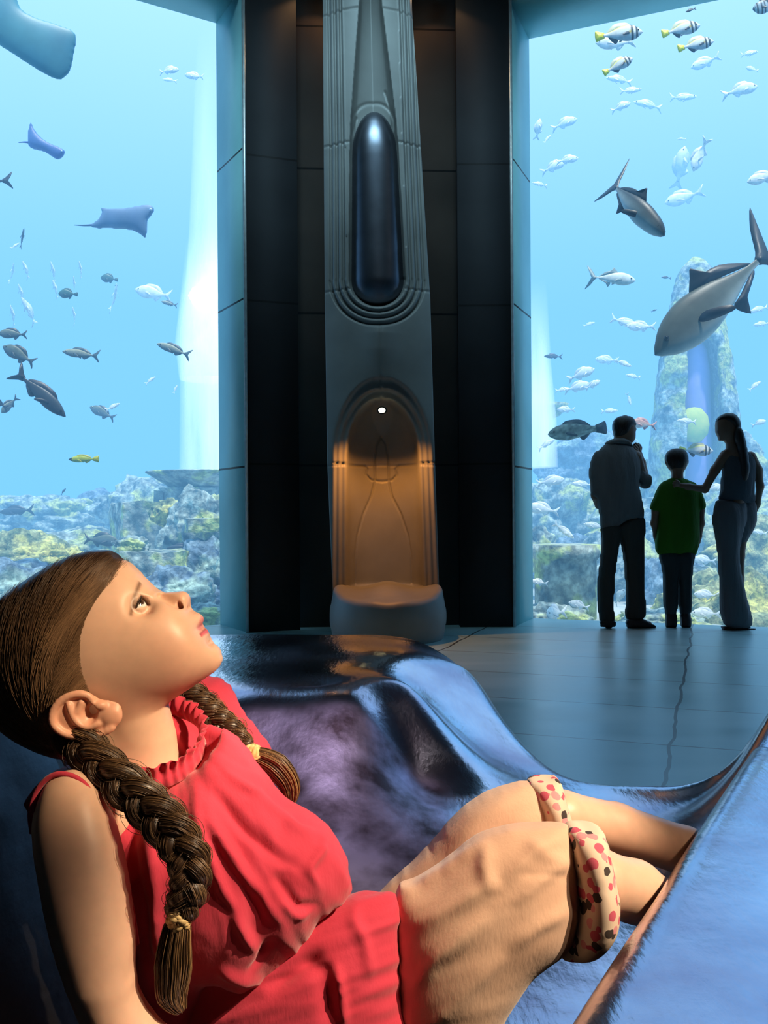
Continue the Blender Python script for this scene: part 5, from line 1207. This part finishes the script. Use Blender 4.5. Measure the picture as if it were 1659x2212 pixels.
def samp(A, x, z):
    fx = np.clip((x - sx[0]) / stp, 0, len(sx) - 1.001); fz = np.clip((z - sz[0]) / stp, 0, len(sz) - 1.001); i = fx.astype(int); j = fz.astype(int); u = fx - i; v = fz - j
    return (A[i, j] * (1 - u) + A[i + 1, j] * u) * (1 - v) + (A[i, j + 1] * (1 - u) + A[i + 1, j + 1] * u) * v
R0 = np.array((178., 1600.)); starts = []; rad0 = []
regp = [(272, 1190), (258, 1215), (249, 1250), (241, 1290), (236, 1340), (237, 1390), (246, 1432), (248, 1460)]
hl = crom(regp, 8, False)
N1 = 9000
st_ = []
while len(st_) < N1:
    if rng.rand() < .04: p = hl[rng.randint(len(hl))] + [rng.uniform(4, 22), rng.randn() * 6]
    elif rng.rand() < .38: p = hl[rng.randint(len(hl))] + rng.randn(2) * 6 + [3, 0]
    else: p = np.array((rng.uniform(-50, 265), rng.uniform(1185, 1560)))
    st_.append(p)
st_ = np.array(st_); tt = np.linspace(0, 1, 14)[None, :, None]
clump = fbm(st_[:, 0] * .03 + 7, st_[:, 1] * .03 + 5, 4, 3)
dist = np.linalg.norm(st_ - R0, axis=1); e = (R0 - st_) / dist[:, None]; nrm = np.stack([-np.abs(e[:, 1]), e[:, 0] * np.sign(e[:, 1])], 1)
wid = (.20 + .22 * (clump - .5) * 2 + rng.randn(N1) * .03) * dist
c1 = st_ + e * dist[:, None] * .33 + nrm * wid[:, None]; c2 = st_ + e * dist[:, None] * .70 + nrm * wid[:, None] * .9; e2 = R0 + rng.randn(N1, 2) * [14, 16]
pth = (1 - tt) ** 3 * st_[:, None] + 3 * (1 - tt) ** 2 * tt * c1[:, None] + 3 * (1 - tt) * tt ** 2 * c2[:, None] + tt ** 3 * e2[:, None]
ln_ = rng.uniform(.45, 1.0, N1)
xw = (pth[..., 0] - CX) / FPX * DH; zw = CZ - (pth[..., 1] - CY) / FPX * DH; corr = ROLL
xw2 = xw + zw * 0; 
aa = samp(ha, xw, zw); sgnv = np.where(rng.rand(N1) < .86, 1, -1)
off = .0045 + .003 * rng.rand(N1)[:, None] + .004 * (clump[:, None] - .3) * np.sin(tt[..., 0] * PI)
yv = DH - (aa + off) * sgnv[:, None]
# world placement including the small camera roll
xr = xw * Rv.x + (zw - CZ) * Uv.x; zr = CZ + xw * Rv.z + (zw - CZ) * Uv.z
paths = np.stack([xr, yv, zr], -1)
hsd = poly_sdf(XZ(bighd, DH), xw, zw); okm = (hsd.min(1) > -.0015)
inside_head = samp(sdr, xw[:, 0], zw[:, 0]) > -.013
paths = paths[okm & inside_head]; cl = clump[okm & inside_head]
V, F = tubes(paths, (np.array([.3] + [1] * 11 + [.8, .3]) * .00027)[None], 3)
mix = np.clip(rng.rand(len(paths)) * .45 + (cl - .35) * 1.0 + np.clip((px_of(paths[:, 0])[0] - 130) / 130, 0, 1) * .22, 0, 1) ** 1.3  # strands towards the temple more golden, the warm light put into their colour
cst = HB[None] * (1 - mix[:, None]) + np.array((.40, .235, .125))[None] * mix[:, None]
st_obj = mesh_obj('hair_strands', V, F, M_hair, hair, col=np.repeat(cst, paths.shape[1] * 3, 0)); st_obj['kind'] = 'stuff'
def braid(name, ctr, rads, turns, nf=420, tail=None, label=None, gold=.5):
    c = crom([P(*q) for q in ctr], 14, False); n = len(c); t = np.linspace(0, 1, n); R = np.interp(t, np.linspace(0, 1, len(rads)), rads)
    T = np.gradient(c, axis=0); T /= np.linalg.norm(T, axis=1)[:, None]; B = np.cross(T, LT); B /= np.linalg.norm(B, axis=1)[:, None]; O = np.cross(B, T)
    Vs = []
    ps, cs, rr_ = [], [], []
    core = []
    for k in range(3):
        ph = 2 * PI * k / 3 + t * turns * 2 * PI
        cc = c + B * (np.sin(ph) * R * .62)[:, None] + O * (np.sin(2 * ph) * R * .42)[:, None]; core.append(cc)
        Tk = np.gradient(cc, axis=0); Tk /= np.linalg.norm(Tk, axis=1)[:, None]; Bk = np.cross(Tk, LT); Bk /= np.linalg.norm(Bk, axis=1)[:, None] + 1e-9; Ok = np.cross(Bk, Tk)
        for f in range(nf):
            an = rng.uniform(0, 2 * PI) + t * rng.uniform(-1, 1) * 2; rd = R * .56 * (rng.uniform(.80, 1.04) + .06 * np.sin(t * 30 + rng.rand() * 6))
            if f > nf * .94: rd = rd * (1 + .5 * np.sin(t * 17 + rng.rand() * 9) ** 4)
            ps.append(cc + Bk * (np.cos(an) * rd)[:, None] + Ok * (np.sin(an) * rd * .9)[:, None]); m_ = rng.rand() ** 1.7 * gold * 1.5
            cs.append(HB * (1 - min(m_, 1)) + np.array((.42, .25, .12)) * min(m_, 1))
    Vc, Fc = tubes(np.array(core), (R * .54)[None], 12); V, F = tubes(np.array(ps), .00034, 3)
    C = np.concatenate([np.tile(HB * .5, (len(Vc), 1)), np.repeat(np.array(cs), n * 3, 0)])
    o = mesh_obj(name, np.concatenate([Vc, V]), np.concatenate([Fc, F + len(Vc)]), M_hair, girl, col=C)
    if tail:
        tc = crom([P(*q) for q in tail], 6, False); n2 = len(tc); t2 = np.linspace(0, 1, n2); T = np.gradient(tc, axis=0); T /= np.linalg.norm(T, axis=1)[:, None]; B = np.cross(T, LT); B /= np.linalg.norm(B, axis=1)[:, None]; O = np.cross(B, T)
        prof_ = np.interp(t2, [0, .12, .45, .8, 1], [.30, .75, 1.0, .8, .35]) * rads[-1] * 1.45
        ps, cs = [], []
        for f in range(520):
            an = rng.uniform(0, 2 * PI); rd = prof_ * math.sqrt(rng.uniform(.02, 1)); e_ = rng.uniform(.8, 1.0)
            idx = np.linspace(0, (n2 - 1) * e_, n2); base = np.stack([np.interp(idx, np.arange(n2), tc[:, i]) for i in range(3)], 1)
            ps.append(base + B * (np.cos(an) * rd)[:, None] + O * (np.sin(an) * rd * .7)[:, None]); m_ = rng.rand() ** 1.2 * gold * 1.7; cs.append(HB * (1 - min(m_, 1)) + np.array((.48, .28, .12)) * min(m_, 1))
        V, F = tubes(np.array(ps), .00055, 3); tl = mesh_obj('braid_tail', V, F, M_hair, o, col=np.repeat(np.array(cs), n2 * 3, 0)); tl['kind'] = 'stuff'
    return o
def elastic(px, py, d, r, ang, parent, sc=1.0):
    c = P(px, py, d); a = math.radians(ang); ax = Vector((math.cos(a), 0, math.sin(a))); u = Vector((0, -1, 0)); v_ = ax.cross(u); lps = []
    for k in range(5):
        th_ = np.linspace(0, 2 * PI, 40); w = (k - 2) * .0042 * sc
        R_ = r * (1 - .12 * abs(k - 2)) * (1 + .08 * np.sin(th_ * 7 + k * 2))
        lps.append([c + ax * (w + .002 * math.sin(x * 3 + k)) + u * (math.cos(x) * q_) + v_ * (math.sin(x) * q_) for x, q_ in zip(th_, R_)])
    V, F = tubes(np.array([[list(p) for p in l] for l in lps]), .0036 * sc, 8)
    return mesh_obj('hair_elastic', V, F, simple('yellow_elastic', (.85, .62, .30), (.6, .4, .16), .7, scale=90, bmp=.3), parent)
b1 = braid('braid', [(150, 1575, 1.10), (186, 1618, 1.07), (240, 1670, 1.040), (300, 1722, 1.020), (352, 1775, 1.005), (395, 1830, .995), (412, 1885, .990), (402, 1940, .988), (388, 1972, .988)], [.021, .020, .020, .021, .020, .018, .014], 3.6, 430,
      tail=[(387, 1984, .985), (378, 2040, .985), (374, 2100, .985), (372, 2150, .987), (390, 2185, .99)])
elastic(387, 1981, .985, .0105, 94, b1)
b2 = braid('braid', [(392, 1490, 1.235), (425, 1520, 1.235), (462, 1553, 1.235), (500, 1588, 1.23), (530, 1618, 1.225)], [.018, .020, .019, .017, .013], 2.4, 320,
      tail=[(545, 1632, 1.22), (590, 1652, 1.22), (622, 1690, 1.22), (630, 1735, 1.22)], gold=.45)
elastic(543, 1628, 1.22, .0115, -42, b2, .9)

# ---------------- clothes
def vnorm(V, F):
    n = np.zeros_like(V); a = V[F[:, 0]]; b = V[F[:, 1]]; c = V[F[:, 2]]; d = V[F[:, 3]]; fn = np.cross(c - a, d - b)
    for k in range(4): np.add.at(n, F[:, k], fn)
    return n / (np.linalg.norm(n, axis=1)[:, None] + 1e-12)
def fabric(name, c, c2=None, rough=.8, wv=260, tr=0.0):
    m, N, L, b = new_mat(name); n, r = noise_ramp(N, L, 9, c2 or tuple(x * .85 for x in c), c); L.new(r.outputs[0], b.inputs['Base Color']); b.inputs['Roughness'].default_value = rough
    b.inputs['Specular IOR Level'].default_value = .25; b.inputs['Sheen Weight'].default_value = .25
    n2, _ = noise_ramp(N, L, wv, (0,) * 3, (1,) * 3, stretch=(1, 1, .3)); bump(N, L, b, n2.outputs['Fac'], .35, .0012); return m
M_pink = fabric('pink_cotton', (.66, .050, .095), (.58, .036, .070))
M_beige = fabric('beige_cotton', (.80, .53, .38), (.74, .46, .32))
def ridge(px, py, pts, w):
    d = np.full(len(px), 1e9); s_ = np.zeros(len(px)); acc = 0
    for (ax, ay), (bx, by) in zip(pts[:-1], pts[1:]):
        ex, ey = bx - ax, by - ay; l_ = math.hypot(ex, ey); t = np.clip(((px - ax) * ex + (py - ay) * ey) / (l_ * l_), 0, 1); q = np.hypot(px - ax - t * ex, py - ay - t * ey)
        s_ = np.where(q < d, acc + t * l_, s_); d = np.minimum(d, q); acc += l_
    return np.exp(-(d / w) ** 2) * np.clip(np.sin(PI * np.clip(s_ / acc, 0.0, 1)) * 1.25, 0, 1)
bod = crom([(62, 1745), (80, 1700), (120, 1668), (180, 1655), (245, 1640), (300, 1660), (350, 1672), (400, 1650), (402, 1590), (398, 1540), (425, 1528), (470, 1560), (520, 1612), (560, 1672), (604, 1736), (660, 1765), (705, 1800), (737, 1850), (750, 1900), (752, 1938), (700, 1972), (658, 2020), (618, 2085), (570, 2136), (515, 2120), (465, 2088), (440, 2150), (420, 2240), (400, 2330), (300, 2330), (285, 2200), (272, 2000), (200, 1850), (110, 1800)], 4)
B2 = XZ(bod, DH)
s = Sculpt((B2[:, 0].min() - .02, DH - .14, B2[:, 1].min() - .01), (B2[:, 0].max() + .02, DH + .17, P(0, 1470, DH).z), .0034)
s.add(s.flat(B2, DH, half=.108, it=420))
s.add(s.chain([P(330, 1640, 1.2), P(448, 1512, 1.30), ], [.05, .030]), .03); s.add(s.cap(P(448, 1525, 1.29), P(520, 1640, 1.26), .034, .04), .03)
s.cut(s.chain([W(290, 1500, 0), W(305, 1590, 0), W(318, 1652, 0)], [.050, .0495, .051]), .006)
cr_ = poly_sdf(XZ([(388, 1490), (470, 1490), (480, 1590), (445, 1640), (402, 1668), (388, 1600)], DH), *np.meshgrid(s.x, s.z, indexing='ij')); s.cut(smin(cr_[:, None, :] + 0 * s.Y, (DH + .02) - s.Y, .0), .015)
V, F = s.skin(); V = relax(V, F, 3); nn = vnorm(V, F); px, py = px_of(V)
th = np.arctan2(py - 1560, px - 380); r_ = np.hypot(px - 380, py - 1560) / 100
wp = fbm(px * .008 + 3, py * .008 + 3, 9, 3)
big = 1 - np.abs(2 * fbm(th * 6 + wp * 2.2 + 20, r_ * .35 + 4, 21, 2) - 1) * 1.6; fine = fbm(th * 34 + wp * 5 + 50, r_ * 1.1 + 9, 31, 3)
disp = (.010 * (big - .5) * np.clip((r_ - .6) / 1.8, .15, 1) + .0035 * (fine - .5))
for pts, w, a in [([(430, 1690), (452, 1760), (500, 1850), (560, 1930), (600, 2000)], 13, .014), ([(420, 1690), (430, 1800), (480, 1920), (540, 2010)], 10, .009), ([(470, 1660), (560, 1730), (640, 1790), (690, 1815)], 12, .010),
                  ([(455, 1700), (530, 1790), (610, 1860), (650, 1880)], 12, -.012), ([(560, 1700), (620, 1770), (690, 1800)], 9, -.006), ([(500, 1970), (530, 2020), (560, 2060)], 9, .010), ([(465, 2085), (520, 2105), (568, 2128)], 10, .010), ([(700, 1800), (690, 1840), (660, 1880), (700, 1935)], 8, .008),
                  ([(630, 1880), (600, 1900), (640, 1960), (700, 1960)], 12, -.010), ([(300, 1700), (330, 1800), (335, 1900), (345, 2100)], 14, .006), ([(280, 1750), (300, 1900), (320, 2100)], 10, -.006), ([(600, 1940), (640, 1975), (690, 1960)], 7, .007), ([(590, 2030), (560, 2080), (530, 2095)], 8, -.008)]:
    disp = disp + a * ridge(px, py, pts, w)
V = relax(V + nn * disp[:, None], F, 3)
blouse = mesh_obj('blouse', V, F, M_pink, girl)
# flounce under the bodice
fl_ = XZ(crom([(430, 2010), (560, 1990), (690, 1952), (760, 1935), (810, 1930), (856, 1932), (861, 1960), (862, 2100), (862, 2330), (360, 2330), (380, 2150)], 3), 1.17)
s = Sculpt((fl_[:, 0].min() - .01, 1.05, fl_[:, 1].min()), (fl_[:, 0].max() + .02, 1.29, fl_[:, 1].max() + .03), .0034); s.add(s.flat(fl_, 1.17, half=.088)); V, F = s.skin(); V = relax(V, F, 2); nn = vnorm(V, F); px, py = px_of(V)
u_ = fbm((py + (px - 700) * .35) * .045 + 9, px * .006 + 2, 44, 3); disp = .006 * (u_ - .5) * 2
for pts, w, a in [([(640, 2060), (700, 2100), (720, 2240)], 20, -.008), ([(570, 2145), (660, 2080), (700, 2050)], 16, -.010), ([(720, 2070), (735, 2140), (745, 2230)], 10, .010), ([(770, 1950), (765, 1990), (790, 2040), (800, 2120)], 12, .006)]: disp = disp + a * ridge(px, py, pts, w)
mesh_obj('flounce', relax(V + nn * disp[:, None], F, 3), F, M_pink, blouse)
# frilled collar
ph = np.linspace(0, 2 * PI, 420); cc = np.array(W(334, 1606)); up = np.array((-.12, 0, 1.0)); rings = []
for k, (h_, ex) in enumerate(((-.010, .006), (0, .002), (.007, .002), (.013, .005), (.018, .009))):
    wv = .0032 * np.sin(ph * 30 + .8 * np.sin(ph * 7)) * (k / 4) ** .7; R1 = .056 + ex + wv; R2 = .057 + ex + wv
    rings.append(cc + np.stack([R1 * np.cos(ph), -R2 * np.sin(ph), -.030 * np.sin(ph) - .002 * np.cos(ph)], 1) + up[None] * (h_ + .0015 * np.sin(ph * 13) * (k / 4))[:, None])
rings = rings + [r - np.stack([np.cos(ph), -np.sin(ph), 0 * ph], 1) * .0016 for r in rings[::-1]]
G = np.array(rings); n, m_ = G.shape[:2]; i, j = np.meshgrid(np.arange(n), np.arange(m_ - 1), indexing='ij'); F = np.stack([i * m_ + j, i * m_ + j + 1, ((i + 1) % n) * m_ + j + 1, ((i + 1) % n) * m_ + j], -1).reshape(-1, 4)
mesh_obj('frilled_collar', G.reshape(-1, 3), F, M_pink, blouse)
# armhole binding
ab = crom([(70, 1800), (66, 1750), (85, 1700), (125, 1672), (178, 1690), (225, 1760), (262, 1850), (282, 1950), (296, 2040)], 6, False); ap = np.array([P(x, y, 1.02) for x, y in ab]); V, F = tubes(ap[None], .0032, 8); mesh_obj('armhole_binding', V, F, M_pink, blouse)
# pants
def pant(name, poly, d, half, mat, parent, folds, seed, amp=.006, yc=None):
    A = XZ(crom(poly, 3), d); s = Sculpt((A[:, 0].min() - .01, d - half - .03, A[:, 1].min() - .01), (A[:, 0].max() + .01, d + half + .03, A[:, 1].max() + .01), .0036); s.add(s.flat(A, yc or d, half=half)); V, F = s.skin(); V = relax(V, F, 3); nn = vnorm(V, F); px, py = px_of(V)
    disp = amp * (fbm((px * .6 + py) * .012 + seed, (py * .4 - px) * .004 + seed, seed, 3) - .5) * 2
    for pts, w, a in folds: disp = disp + .62 * a * ridge(px, py, pts, w * 1.35)
    return mesh_obj(name, relax(V + nn * disp[:, None], F, 3), F, mat, parent)
far = pant('far_trouser_leg', [(790, 1975), (820, 1925), (875, 1880), (930, 1830), (985, 1765), (1040, 1722), (1100, 1698), (1155, 1687), (1180, 1710), (1195, 1780), (1190, 1850), (1100, 1900), (950, 1960)], 1.31, .062, M_beige, girl, [([(960, 1850), (1040, 1770), (1140, 1710)], 14, .007), ([(1000, 1860), (1090, 1800), (1150, 1790)], 12, -.006)], 5, .003)
nearl = pant('near_trouser_leg', [(850, 1945), (895, 1908), (960, 1862), (1020, 1812), (1070, 1790), (1120, 1783), (1180, 1783), (1235, 1788), (1246, 1850), (1258, 1930), (1262, 1975), (1225, 2040), (1175, 2075), (1130, 2120), (1085, 2200), (1040, 2330), (848, 2330)], 1.19, .078, M_beige, girl,
   [([(870, 1930), (960, 1880), (1060, 1810)], 10, .008), ([(1052, 1815), (1048, 1870), (1062, 1935)], 13, .009), ([(1120, 1890), (1180, 1890), (1240, 1895)], 5, -.004), ([(1130, 1810), (1180, 1850), (1235, 1870)], 12, .006),
    ([(870, 2160), (950, 2070), (1060, 1975)], 13, .010), ([(1238, 1800), (1160, 1835), (1085, 1905)], 11, .009), ([(1240, 1860), (1170, 1900), (1110, 1960)], 10, .008), ([(880, 2010), (1000, 1950), (1080, 1900)], 13, .009), ([(1245, 1960), (1160, 2000), (1090, 2060)], 12, .009), ([(900, 2250), (1000, 2150), (1100, 2050)], 13, .009)], 8, .005)
m, N, L, b = new_mat('printed_cuff')
g = N.new('ShaderNodeTexCoord'); vo = N.new('ShaderNodeTexVoronoi'); vo.inputs['Scale'].default_value = 85; vo.inputs['Randomness'].default_value = 1; L.new(g.outputs['Object'], vo.inputs['Vector'])
sm = N.new('ShaderNodeMath'); sm.operation = 'LESS_THAN'; L.new(vo.outputs['Distance'], sm.inputs[0]); sm.inputs[1].default_value = .62
sp = N.new('ShaderNodeSeparateColor'); L.new(vo.outputs['Color'], sp.inputs[0]); cr = N.new('ShaderNodeValToRGB'); L.new(sp.outputs[0], cr.inputs[0]); cr.color_ramp.interpolation = 'CONSTANT'
e0 = cr.color_ramp.elements; e0[0].color = (.80, .62, .48, 1); e0[0].position = 0; e0[1].position = .35; e0[1].color = (.62, .10, .16, 1)
for p_, c_ in ((.55, (.80, .62, .48, 1)), (.72, (.05, .035, .03, 1)), (.85, (.75, .30, .32, 1))): q_ = e0.new(p_); q_.color = c_
mx = N.new('ShaderNodeMix'); mx.data_type = 'RGBA'; L.new(sm.outputs[0], mx.inputs[0]); mx.inputs[6].default_value = (.80, .62, .48, 1); L.new(cr.outputs[0], mx.inputs[7]); L.new(mx.outputs[2], b.inputs['Base Color']); b.inputs['Roughness'].default_value = .85; M_cuff = m
c1_ = pant('cuff', [(1138, 1691), (1180, 1683), (1206, 1680), (1220, 1720), (1240, 1785), (1236, 1830), (1190, 1855), (1172, 1800)], 1.315, .058, M_cuff, far, [([(1150, 1692), (1190, 1790)], 4, -.003)], 3, .003)
c1_['label'] = 'red and black printed cuff of the far leg'
c2_ = pant('cuff', [(1222, 1786), (1262, 1786), (1300, 1790), (1316, 1850), (1331, 1945), (1318, 2000), (1280, 2050), (1232, 2066), (1205, 2062), (1222, 2020), (1236, 1930)], 1.19, .073, M_cuff, nearl, [([(1238, 1790), (1245, 1880), (1258, 1940)], 4, -.003)], 4, .003)
c2_['label'] = 'flower printed cuff of the near leg'
